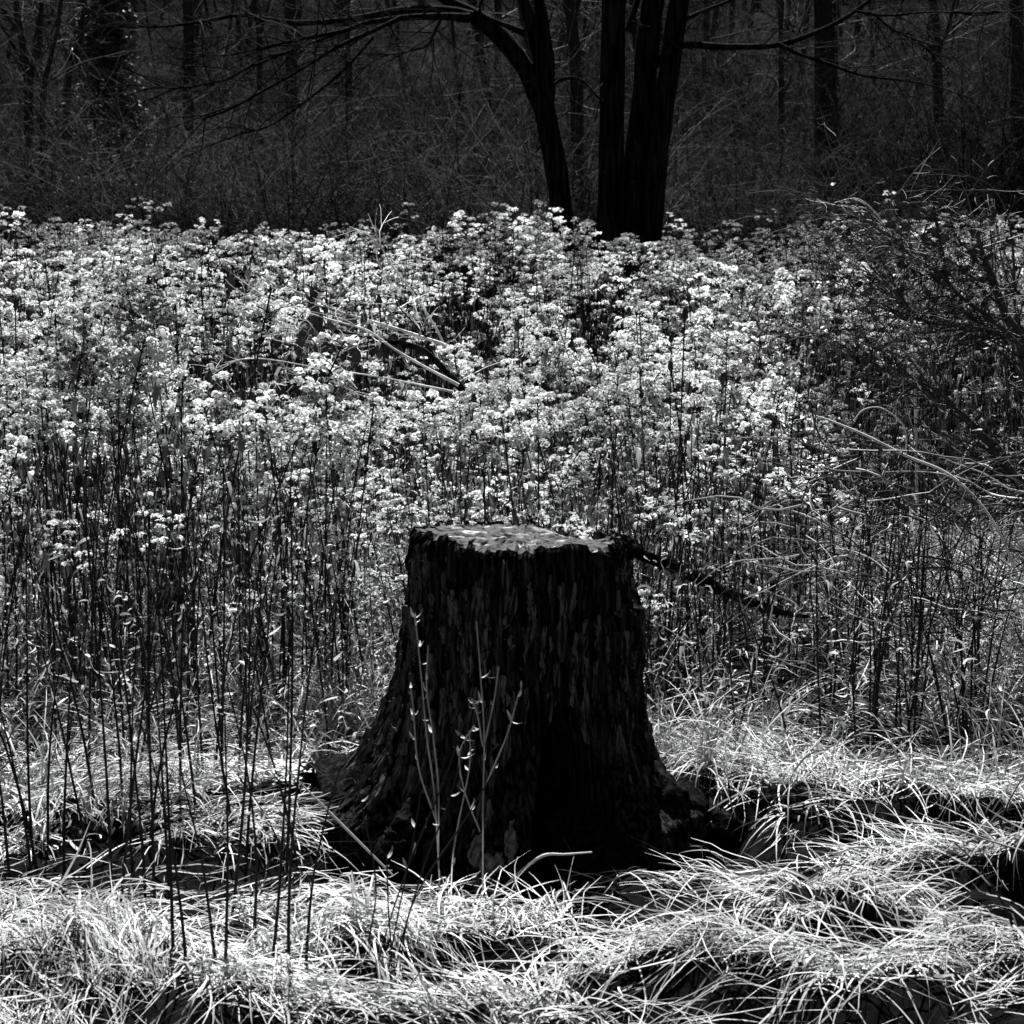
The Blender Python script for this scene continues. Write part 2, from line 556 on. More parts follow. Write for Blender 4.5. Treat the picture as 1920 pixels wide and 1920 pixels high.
root([(-0.34, -0.05, 0.18), (-0.46, -0.08, 0.10), rl(610, 1465, 0.09), rl(530, 1490, 0.07), rl(460, 1515, 0.05), rl(410, 1530, -0.04)], [0.09, 0.085, 0.07, 0.055, 0.042, 0.03])
root([(0.30, -0.08, 0.16), (0.40, -0.14, 0.09), rl(1290, 1500, 0.05), rl(1360, 1560, 0.02), rl(1420, 1600, -0.06)], [0.08, 0.08, 0.065, 0.05, 0.03])
root([(-0.06, -0.34, 0.18), (-0.05, -0.42, 0.08), rl(930, 1640, 0.02), rl(920, 1680, -0.04)], [0.075, 0.08, 0.055, 0.04])
root([(0.12, -0.30, 0.12), (0.20, -0.42, 0.05), rl(1180, 1620, 0.0), rl(1230, 1660, -0.06)], [0.07, 0.06, 0.05, 0.03])
root([(-0.22, -0.26, 0.16), (-0.32, -0.36, 0.06), rl(720, 1600, 0.0), rl(680, 1640, -0.06)], [0.07, 0.065, 0.05, 0.03])
root([(0.2, 0.28, 0.12), (0.34, 0.44, 0.04), (0.5, 0.6, -0.06)], [0.08, 0.07, 0.04])
root([(-0.2, 0.28, 0.12), (-0.36, 0.44, 0.04), (-0.5, 0.6, -0.06)], [0.08, 0.07, 0.04])

# loose bark strips standing off the trunk; pale ones crowd left, painting its highlights
strip_meshes = []
for k in range(14):
    w, L = rng.uniform(0.004, 0.012), rng.uniform(0.04, 0.16)
    nu, nv = 4, 12
    u, v = np.meshgrid(np.linspace(-1, 1, nu), np.linspace(0, 1, nv))
    wid = w * (0.25 + 0.75 * np.sin(np.pi * (0.12 + 0.8 * v)) ** 0.8) * (1 + 1.1 * (vn(v * 8, np.sign(u) + k, 5) - 0.5))
    x = u * wid + 0.012 * (vn(v * 3, v * 0 + k, 6) - 0.5)
    y = 0.004 * (1 - u * u) + 0.016 * (1 - v) ** 3 * rng.uniform(0.1, 1) + 0.008 * vn(u * 2.5 + 7, v * 9 + k, 9)
    z = -v * L + 0.012 * (vn(u * 3 + k, v * 0, 4) - 0.5)
    A = np.stack([x, -y, z], -1).reshape(-1, 3)
    B = np.stack([x * 0.9, -y + 0.012, z], -1).reshape(-1, 3)
    mb = MB()
    ii = np.arange(nu * nv).reshape(nv, nu)
    q = np.stack([ii[:-1, :-1], ii[1:, :-1], ii[1:, 1:], ii[:-1, 1:]], -1).reshape(-1, 4)
    n0 = nu * nv
    side = []
    bd = list(ii[0, :]) + list(ii[1:, -1]) + list(ii[-1, -2::-1]) + list(ii[-2:0:-1, 0])
    for a, b in zip(bd, bd[1:] + bd[:1]):
        side.append((a, b, b + n0, a + n0))
    mb.add(np.vstack([A, B]), np.vstack([q, q[:, ::-1] + n0, np.array(side)]))
    strip_meshes.append(mb.mesh('bark_strip', M['strip'], smooth=False))
ns = 290
for k in range(ns):
    t_ = math.radians(rng.choice([rng.uniform(-175, -85), rng.uniform(-200, 20)])) if k < 240 else math.radians(rng.uniform(20, 160))
    z_ = rng.uniform(0.20, 0.86) * 0.96
    d_ = abs(np.angle(np.exp(1j * (t_ - math.radians(-71)))))
    if d_ < 0.34 and z_ < 0.47: continue
    r_ = float(stump_r(t_, z_, False))
    slope = (float(stump_r(t_, z_ - 0.06, False)) - r_) / 0.06
    o = link('bark_strip', strip_meshes[k % 14], stump)
    o.location = ((r_ - 0.004) * math.cos(t_), (r_ - 0.004) * math.sin(t_), min(z_, SH - 0.01))
    o.rotation_euler = (-math.atan(slope), 0, t_ + math.pi / 2)
    o.rotation_euler.y = rng.normal(0, 0.07)
    s_ = rng.uniform(0.7, 1.25)
    o.scale = (s_, s_, s_)
# pale lichen-crusted bark low on the front root, following the bark beneath
for (az, z0, w, h) in ((-99, 0.075, 0.085, 0.035), (-104, 0.10, 0.045, 0.045), (-94, 0.125, 0.04, 0.05), (-101, 0.03, 0.06, 0.03)):
    nu, nv = 22, 22
    u, v = np.meshgrid(np.linspace(-1, 1, nu), np.linspace(-1, 1, nv))
    tt = math.radians(az) + u * w
    zz = z0 + v * h
    edge = np.hypot(u, v) + 1.1 * (fbm(u * 2.4 + az, v * 2.4 + z0 * 50, 3, 3) - 0.5)
    rr_ = stump_r(tt, zz) + np.where(edge < 0.8, 0.007 + 0.008 * vn(u * 6, v * 6, 8), -0.01)
    A = np.stack([rr_ * np.cos(tt), rr_ * np.sin(tt), zz], -1).reshape(-1, 3)
    ii = np.arange(nu * nv).reshape(nv, nu)
    q = np.stack([ii[:-1, :-1], ii[:-1, 1:], ii[1:, 1:], ii[1:, :-1]], -1).reshape(-1, 4)
    mb = MB()
    mb.add(A, q)
    o = mb.build('lichen_patch', M['lichen'], stump, smooth=False)
    o['label'] = 'pale lichen crusted flake of bark low on the front root'

# ------------------------------------------------------------------ trees at the far edge of the meadow
def px_path(pts, Y, n, ywob=0.0):
    """pts: (px, py, width px[, dY]) -> points and radii"""
    C = np.array([np.append(at(p[0], p[1], Y + (p[3] if len(p) > 3 else 0)), p[2] * 0.5 * Y / F) for p in pts])
    S = spline(C, n)
    S[:, 1] += ywob * np.sin(np.linspace(0, 3, n))
    return S[:, :3], np.maximum(S[:, 3], 0.002)


def limb(parent, name, pts, Y, matl, n=48, k=16, rough=0.10, seed=0, ywob=0.0):
    P, Rr = px_path(pts, Y, n, ywob)
    V, Q = tubes(P[None], Rr[None], k)
    V = V.reshape(n, k, 3)
    u = np.broadcast_to(np.arange(k) / k, (n, k))
    s = np.broadcast_to(np.linspace(0, 1, n)[:, None], (n, k))
    d = rough * (vn(u * k * 0.5, s * n * 0.2, seed) - 0.5) * 2 + rough * (vn(s[:, :1] * n * 0.18, s[:, :1] * 0, seed + 5) - 0.5)
    V = P[:, None, :] + (V - P[:, None, :]) * (1 + d[..., None])
    mb = MB()
    mb.add(V, Q)
    off = np.array(parent.location) if parent is not None else 0
    mb.v = [v - off for v in mb.v]
    o = mb.build(name, matl, parent)
    return P, Rr


def twig_batch(P0, D0, L, R0, S=7, curl=0.5, droop=0.0, seed=0, jit=0.7):
    """random curved twigs from points P0 in directions D0"""
    g = np.random.default_rng(seed)
    N = len(P0)
    P = np.zeros((N, S, 3))
    P[:, 0] = P0
    d = D0 / (np.linalg.norm(D0, axis=1, keepdims=True) + 1e-9)
    ax = g.normal(size=(N, 3)) * curl
    for i in range(1, S):
        d = d + (ax + g.normal(size=(N, 3)) * curl * jit) / S + np.array([0, 0, -droop / S])
        d /= np.linalg.norm(d, axis=1, keepdims=True)
        P[:, i] = P[:, i - 1] + d * (L / (S - 1))[:, None]
    Rr = R0[:, None] * np.linspace(1, 0.25, S)[None]
    return P, Rr


def twigs_on(parent, matl, srcs, n, L, R0, seed, k=3, sub=2, bias=(0, 0, 0), droop=0.1, curl=0.8, name='twigs', back=0.5):
    """many fine twigs off the given limb paths, joined: too fine to pick apart"""
    g = np.random.default_rng(seed)
    allP = np.concatenate([s[0][2:] for s in srcs])
    tan = np.concatenate([np.gradient(s[0], axis=0)[2:] for s in srcs])
    tan /= np.linalg.norm(tan, axis=1, keepdims=True)
    i = g.integers(0, len(allP), n)
    D = tan[i] * back + g.normal(size=(n, 3)) * 0.6 + np.array(bias)
    Ls = L * g.uniform(0.4, 1.2, n)
    P, Rr = twig_batch(allP[i], D, Ls, R0 * g.uniform(0.6, 1.2, n), 9, curl * 0.6, droop, seed + 1, jit=2.2)
    mb = MB()
    off = np.array(parent.location)
    V, Q = tubes(P, Rr, k)
    mb.add(V - off, Q)
    for lev in range(sub):
        m = len(P) * 3
        j = g.integers(0, len(P), m)
        s = g.integers(2, P.shape[1] - 1, m)
        t = P[j, s + 1] - P[j, s]
        t /= np.linalg.norm(t, axis=1, keepdims=True) + 1e-9
        D = t + g.normal(size=(m, 3)) * 0.7 + np.array(bias) * 0.4
        P2, R2 = twig_batch(P[j, s], D, Ls[j] * g.uniform(0.25, 0.6, m), Rr[j, s] * 0.7, 6, curl, droop, seed + 7 + lev)
        V, Q = tubes(P2, np.maximum(R2, 0.0012), k)
        mb.add(V - off, Q)
        P, Rr, Ls = P2, R2, Ls[j] * 0.45
    o = mb.build(name, matl, parent)
    o['kind'] = 'stuff'
    return o


B = M['bark_black']
YT = 27.0
b0 = at(1058, 590, YT)
t1 = empty('leaning_tree', (b0[0], b0[1], float(H(b0[0], b0[1]))))
tag(t1, 'leaning black tree that forks low and reaches a long bare limb out to the left', 'tree')
limb(t1, 'trunk', [(1064, 600, 44), (1057, 440, 40), (1046, 340, 40), (1032, 260, 42), (1020, 200, 42), (1014, 165, 30)], YT, B, seed=1)
lL = limb(t1, 'limb', [(1022, 215, 30), (1006, 175, 34), (985, 130, 34), (952, 85, 33), (915, 48, 32), (878, 24, 26), (846, 6, 20), (812, -18, 18), (770, -50, 14)], YT, B, seed=2)
lR = limb(t1, 'limb', [(1022, 200, 24), (1014, 130, 26), (1003, 75, 24), (992, 30, 22), (980, -10, 20), (970, -60, 18)], YT, B, seed=3)
lR2 = limb(t1, 'limb', [(1026, 200, 26), (1027, 130, 28), (1020, 60, 24), (1010, 0, 20), (1004, -60, 18)], YT + 0.1, B, seed=4)
hA = limb(t1, 'limb', [(886, 30, 20), (840, 20, 17), (760, 19, 15), (700, 29, 13), (640, 38, 11), (560, 43, 10), (500, 36, 9), (450, 28, 8), (390, 39, 7), (330, 47, 5), (280, 51, 4), (225, 40, 3)], YT - 0.2, B, seed=5, k=10)
hB = limb(t1, 'limb', [(880, 34, 18), (830, 31, 14), (760, 33, 12), (690, 43, 10), (640, 59, 8), (560, 74, 7), (480, 92, 5), (420, 104, 4), (360, 101, 3)], YT - 0.6, B, seed=6, k=10)
hC = limb(t1, 'limb', [(755, 32, 9), (690, 62, 8), (633, 88, 7), (560, 133, 6), (480, 178, 5), (430, 205, 4), (378, 224, 3)], YT - 1.0, B, seed=7, k=8)
hD = limb(t1, 'limb', [(700, 70, 6), (640, 135, 5), (560, 200, 4), (500, 238, 3), (450, 250, 2)], YT - 1.2, B, seed=8, k=8)
hE = limb(t1, 'limb', [(640, 60, 6), (560, 90, 5), (470, 125, 5), (420, 150, 4), (330, 165, 3), (240, 158, 2)], YT - 0.5, B, seed=9, k=8)
hF = limb(t1, 'limb', [(832, 25, 7), (815, 60, 6), (800, 85, 5), (770, 95, 4), (720, 105, 3), (690, 120, 2)], YT - 0.4, M['bark_far'], seed=10, k=8)
hG = limb(t1, 'limb', [(1034, 160, 6), (1060, 146, 5), (1090, 150, 4), (1120, 180, 3), (1135, 192, 2)], YT - 0.4, B, seed=11, k=8)
hH = limb(t1, 'limb', [(985, 62, 14), (950, 48, 10), (925, 38, 8), (900, 22, 6), (905, -10, 5)], YT - 0.1, B, seed=12, k=8)
twigs_on(t1, B, [hA, hB, hC, hD, hE, hF, hG], 110, 1.5, 0.011, 31, bias=(-0.35, 0, 0.0), droop=0.15)
twigs_on(t1, M['twig_bg'], [hA, hB, hE], 40, 1.2, 0.010, 33, bias=(-0.3, 0, 0.3), droop=0.0)

b0 = at(1190, 590, YT)
t2 = empty('multi_trunk_tree', (b0[0], b0[1], float(H(b0[0], b0[1]))))
tag(t2, 'tall black tree of three straight trunks rising together behind the seed heads', 'tree')
limb(t2, 'trunk', [(1147, 600, 60), (1145, 440, 52), (1146, 300, 48), (1148, 150, 46), (1151, 0, 44), (1153, -90, 42)], YT, B, n=80, k=24, rough=0.06, seed=21)
limb(t2, 'trunk', [(1190, 600, 70), (1192, 440, 60), (1197, 300, 52), (1205, 200, 44), (1215, 80, 42), (1225, 0, 42), (1236, -90, 40)], YT + 0.25, B, n=80, k=24, rough=0.06, seed=22)
limb(t2, 'trunk', [(1214, 600, 52), (1221, 440, 42), (1231, 300, 42), (1245, 200, 40), (1260, 100, 38), (1274, 0, 38), (1288, -90, 36)], YT + 0.05, B, n=80, k=24, rough=0.06, seed=23)
k1 = limb(t2, 'limb', [(1225, 128, 14), (1245, 105, 14), (1280, 85, 13), (1370, 88, 12), (1460, 84, 11), (1530, 61, 9), (1580, 36, 8), (1612, 14, 7), (1650, -15, 6), (1700, -60, 5)], YT - 0.2, B, seed=24, k=10)
k2 = limb(t2, 'limb', [(1462, 84, 8), (1500, 102, 7), (1560, 122, 6), (1620, 142, 5), (1700, 152, 4), (1760, 164, 3), (1820, 185, 2)], YT - 0.4, B, seed=25, k=8)
k3 = limb(t2, 'limb', [(1600, 20, 5), (1660, 29, 5), (1740, 23, 4), (1830, 24, 4), (1930, 20, 3)], YT - 0.3, B, seed=26, k=8)
k4 = limb(t2, 'limb', [(1640, 28, 4), (1680, 60, 4), (1710, 72, 3), (1750, 85, 2)], YT - 0.4, B, seed=27, k=8)
k5 = limb(t2, 'limb', [(1178, 60, 16), (1186, 30, 12), (1195, 0, 11), (1205, -50, 10)], YT + 0.1, B, seed=28, k=8)
k6 = limb(t2, 'limb', [(1278, 40, 10), (1320, 20, 7), (1370, 0, 6), (1420, -30, 5)], YT, B, seed=29, k=8)
twigs_on(t2, B, [k1, k2, k3, k4], 80, 1.3, 0.010, 35, bias=(0.35, 0, -0.1), droop=0.2)

# trees further back, up the hillside
def far_tree(name, stems, Y, label, tw=40, seed=0, L=2.5, kind='tree', group=None):
    bp = at(stems[0][0][0], stems[0][0][1], Y)
    t = empty(name, (bp[0], bp[1], float(H(bp[0], bp[1]))))
    tag(t, label, kind, group)
    src = []
    for i, s in enumerate(stems):
        s = list(s)
        gz = float(H(*at(s[0][0], s[0][1], Y)[:2]))
        py0 = 330 + F * (CAMZ - gz) / Y
        if s[0][1] < py0 and i == 0 or (s[0][1] < py0 and s[0][1] > 120 and i > 0 and len(stems) > 3):
            s = [(s[0][0], py0 + 20, s[0][2] * 1.15)] + s
        src.append(limb(t, 'trunk' if i == 0 or s[0][2] > 12 else 'limb', s, Y, M['bark_far'], n=40, k=10, rough=0.12, seed=seed + i))
    if tw:
        twigs_on(t, M['twig_bg'], src, tw, L, 0.018, seed + 50, bias=(0, 0, 0.25), droop=0.1, sub=2)
    return t


far_tree('branching_tree', [[(52, 200, 16), (50, 150, 15), (44, 90, 14), (34, 30, 12), (26, -40, 10)], [(56, 190, 12), (62, 120, 11), (72, 50, 9), (84, -30, 8)],
                            [(80, 200, 10), (95, 110, 9), (108, 50, 8), (118, -30, 7)], [(50, 120, 8), (40, 70, 8), (15, 30, 6), (-10, 0, 5)]], 41,
         'bare grey tree with several forked stems at the far left edge', 60, 101)
far_tree('slender_tree', [[(125, 190, 14), (138, 110, 12), (150, 60, 10), (165, -30, 8)], [(136, 130, 8), (118, 80, 6), (95, 40, 5), (70, 20, 4)]], 44, 'thin dark tree leaning right beside the black evergreen', 30, 111)
far_tree('slender_tree', [[(354, 200, 22), (355, 100, 21), (353, 0, 20), (352, -60, 19)]], 47, 'straight dark trunk seen between the evergreen and the long left limb', 30, 121)
far_tree('slender_tree', [[(487, 200, 12), (486, 60, 11), (478, 20, 10), (470, -50, 9)], [(487, 60, 8), (500, 25, 7), (512, -40, 6)]], 52, 'thin forked trunk rising just behind the horizontal left limb', 20, 131)
far_tree('slender_tree', [[(548, 230, 24), (547, 100, 22), (545, 0, 21), (543, -60, 20)]], 50, 'thick dark trunk crossed by the horizontal limb of the leaning tree', 20, 141)
far_tree('slender_tree', [[(655, 230, 14), (652, 100, 12), (650, 30, 11), (655, -50, 10)]], 54, 'faint grey trunk in the wood above the left limb fork', 20, 146)
far_tree('slender_tree', [[(1082, 200, 24), (1079, 120, 23), (1074, 60, 22), (1066, 0, 20), (1060, -60, 18)], [(1078, 45, 12), (1060, 15, 9), (1048, -30, 8)], [(1076, 40, 10), (1085, 0, 9), (1090, -50, 8)]], 40,
         'dark trunk standing in the gap between the leaning tree and the three trunks', 40, 151)
far_tree('slender_tree', [[(1465, 200, 10), (1464, 60, 9), (1462, 0, 9), (1460, -50, 8)]], 48, 'pole thin dark trunk above the fork of the right limb', 20, 171)
far_tree('slender_tree', [[(1548, 240, 42), (1545, 110, 38), (1543, 0, 37), (1542, -60, 36)]], 42, 'thick black trunk behind the rising right limb', 30, 181)
far_tree('slender_tree', [[(1760, 240, 22), (1757, 120, 20), (1752, 40, 18), (1745, -50, 16)], [(1757, 100, 10), (1775, 60, 8), (1790, 0, 7)]], 46, 'dark forked trunk above the end of the drooping right limb', 40, 191)
far_tree('slender_tree', [[(1908, 300, 26), (1908, 120, 24), (1905, 0, 22), (1903, -60, 20)]], 43, 'dark trunk at the far right edge of the wood', 30, 201)

# black evergreen
YE = 45.0
bp = at(205, 220, YE)
ev = empty('evergreen_tree', (bp[0], bp[1], float(H(bp[0], bp[1]))))
tag(ev, 'black evergreen tree with dense drooping needles behind the brush at left', 'tree')
mb = MB()
hh = 6.2
P = np.array([[[0, 0, -0.2], [0.05, 0, 2], [0, 0, 4.5], [0, 0, hh]]])
V, Q = tubes(P, np.array([[0.16, 0.13, 0.08, 0.02]]), 8)
mb.add(V, Q)
mb.build('trunk', M['bark_far'], ev)
g = np.random.default_rng(5)
n = 420
zb = g.uniform(0.9, hh, n)
az = g.uniform(0, 2 * math.pi, n)
Lb = (1.0 - zb / hh * 0.5) * 1.1 * g.uniform(0.3, 1.25, n)
D = np.stack([np.cos(az), np.sin(az), 0.1 * np.ones(n)], -1)
P, Rr = twig_batch(np.stack([0 * zb, 0 * zb, zb], -1), D, Lb, np.full(n, 0.02), 7, 0.3, 0.5, 3)
V, Q = tubes(P, Rr, 3)
mb = MB()
mb.add(V, Q)
mb.build('branches', M['bark_far'], ev)['kind'] = 'stuff'
m_ = 15000
j, s = g.integers(0, n, m_), g.integers(1, 7, m_)
c = P[j, s] + g.normal(size=(m_, 3)) * 0.07
a = g.normal(size=(m_, 3)) * np.array([0.05, 0.05, 0.03]) + np.array([0, 0, -0.05])
b = np.cross(a, g.normal(size=(m_, 3)))
b = b / (np.linalg.norm(b, axis=1, keepdims=True) + 1e-9) * 0.025
V = np.stack([c, c + a + b, c + 2 * a, c + a - b], 1).reshape(-1, 3)
mb = MB()
mb.add(V, np.arange(4 * m_).reshape(-1, 4))
mb.build('needles', M['leaf_dark'], ev)['kind'] = 'stuff'

# ------------------------------------------------------------------ thicket of bare brush (reads as one mass)
g = np.random.default_rng(77)
n = 6500
yy = 37 + 38 * g.random(n) ** 1.5
xx = (g.random(n) - 0.5) * (yy * 0.5 * 1.25)
hgt = (2.2 + 3.4 * fbm(xx * 0.2, yy * 0.2, 17, 3)) * g.uniform(0.5, 1.1, n) * np.clip((yy - 34) / 4, 0.45, 1)
P0 = np.stack([xx, yy, H(xx, yy) - 0.05], -1)
lean = g.normal(size=n) * 0.6 - 0.35
D = np.stack([lean, g.normal(size=n) * 0.25, np.full(n, 1.0)], -1)
mb = MB()
P, Rr = twig_batch(P0, D, hgt * 1.15, g.uniform(0.008, 0.02, n), 9, 0.7, 0.35, 1)
V, Q = tubes(P, Rr, 3)
mb.add(V, Q)
m_ = n * 4
j, s = g.integers(0, n, m_), g.integers(1, 8, m_)
t = P[j, s + 1] - P[j, s] if False else (P[j, np.minimum(s + 1, 8)] - P[j, s - 1])
t /= np.linalg.norm(t, axis=1, keepdims=True) + 1e-9
D = t * 0.7 + g.normal(size=(m_, 3)) * 0.55 + np.array([-0.15, 0, 0.1])
P2, R2 = twig_batch(P[j, s], D, hgt[j] * g.uniform(0.2, 0.6, m_), Rr[j, s] * 0.75, 6, 0.9, 0.3, 2)
V, Q = tubes(P2, np.maximum(R2, 0.003), 3)
mb.add(V, Q)
m_ = n * 8
j, s = g.integers(0, len(P2), m_), g.integers(1, 5, m_)
t = P2[j, s + 1] - P2[j, s]
t /= np.linalg.norm(t, axis=1, keepdims=True) + 1e-9
P3, R3 = twig_batch(P2[j, s], t + g.normal(size=(m_, 3)) * 0.6, g.uniform(0.15, 0.6, m_), np.full(m_, 0.004), 4, 0.9, 0.2, 3)
V, Q = tubes(P3, R3, 3)
mb.add(V, Q)
m_ = 420
yy = 36.5 + 14 * g.random(m_)
xx = (g.random(m_) - 0.5) * (yy * 0.62)
P4, R4 = twig_batch(np.stack([xx, yy, H(xx, yy)], -1), np.stack([g.normal(size=m_) * 0.9 - 0.5, g.normal(size=m_) * 0.2, np.full(m_, 1.0)], -1), g.uniform(1.5, 4.5, m_), g.uniform(0.010, 0.024, m_), 12, 0.9, 0.7, 6)
V, Q = tubes(P4, R4, 4)
mb.add(V, Q)
tag(mb.build('thicket', M['twig_bg']), 'dark tangle of bare arching brush filling the wood edge', 'thicket', kind='stuff')

g = np.random.default_rng(88)
n = 330
yy = g.uniform(58, 150, n)
xx = (g.random(n) - 0.5) * yy * 0.62
hw = g.uniform(6, 12, n)
P, Rr = twig_batch(np.stack([xx, yy, H(xx, yy) - 0.2], -1), np.stack([g.normal(size=n) * 0.12, g.normal(size=n) * 0.1, np.full(n, 1.0)], -1), hw, g.uniform(0.04, 0.17, n), 9, 0.25, 0, 12)
mb = MB()
V, Q = tubes(P, Rr, 5)
mb.add(V, Q)
m_ = n * 16
j, s_ = g.integers(0, n, m_), g.integers(1, 8, m_)
P2, R2 = twig_batch(P[j, s_], np.stack([g.normal(size=m_), g.normal(size=m_), g.normal(size=m_) * 0.4 + 0.5], -1), g.uniform(0.8, 3.5, m_), Rr[j, s_] * 0.35, 7, 0.9, 0.1, 13)
V, Q = tubes(P2, np.maximum(R2, 0.010), 3)
mb.add(V, Q, m=1)
tag(mb.build('far_wood', [M['bark_far'], M['twig_bg']]), 'far wood of bare trunks and branches up the dark slope', 'wood', kind='stuff')

# two brush clumps one can tell apart: small pale-leaved shrubs at the left
def leafy_shrub(px, py, Y, w, h, label, nl, seed, mt):
    p = at(px, py, Y)
    z0 = float(H(p[0], p[1]))
    o = empty('leafy_shrub', (p[0], p[1], z0))
    tag(o, label, 'shrub')
    g = np.random.default_rng(seed)
    n = 60
    hh = p[2] - z0 + h
    P, Rr = twig_batch(np.zeros((n, 3)) + g.normal(size=(n, 3)) * [w * 0.25, 0.1, 0], np.stack([g.normal(size=n) * w * 0.35, g.normal(size=n) * 0.2, np.full(n, 1.0)], -1), g.uniform(0.6, 1, n) * hh, np.full(n, 0.012), 9, 0.5, 0.2, seed)
    V, Q = tubes(P, Rr, 3)
    mb = MB(); mb.add(V, Q); mb.build('stems', M['twig_bg'], o)['kind'] = 'stuff'
    j, s = g.integers(0, n, nl), g.integers(4, 9, nl)
    c = P[j, s] + g.normal(size=(nl, 3)) * [0.14, 0.14, 0.08]
    a = g.normal(size=(nl, 3)) * [0.03, 0.03, 0.015]
    b = np.cross(a, g.normal(size=(nl, 3))); b = b / (np.linalg.norm(b, axis=1, keepdims=True) + 1e-9) * 0.018
    V = np.stack([c - a, c + b, c + a, c - b], 1).reshape(-1, 3)
    mb = MB(); mb.add(V, np.arange(4 * nl).reshape(-1, 4)); mb.build('leaves', mt, o)['kind'] = 'stuff'


M['leaf_grey'] = mat('grey_shrub_leaf', 0.05, 0.16, 0.8, 0, transl=0.2)
leafy_shrub(185, 170, 42, 0.8, 0.3, 'small grey leaved shrub in front of the black evergreen', 700, 3, M['leaf_grey'])
leafy_shrub(150, 215, 40, 0.9, 0.3, 'grey leaved shrub low at left below the evergreen', 600, 4, M['leaf_grey'])
leafy_shrub(40, 270, 39, 0.9, 0.3, 'grey leaved shrub by the left edge of the wood', 500, 6, M['leaf_grey'])

# ------------------------------------------------------------------ weeds with seed heads
def fluff_quads(C, size, g, up=0.6):
    n = len(C)
    nrm = g.normal(size=(n, 3)) + np.array([0, 0, up])
    nrm /= np.linalg.norm(nrm, axis=1, keepdims=True)
    a = np.cross(nrm, g.normal(size=(n, 3)))
    a /= np.linalg.norm(a, axis=1, keepdims=True) + 1e-9
    b = np.cross(nrm, a)
    s1 = (size * g.uniform(0.5, 1.2, n))[:, None]
    s2 = (size * g.uniform(0.3, 0.8, n))[:, None]
    V = np.stack([C - a * s1, C + b * s2 * 0.9, C + a * s1 * 0.9, C - b * s2], 1).reshape(-1, 3)
    return V, np.arange(4 * n).reshape(-1, 4)


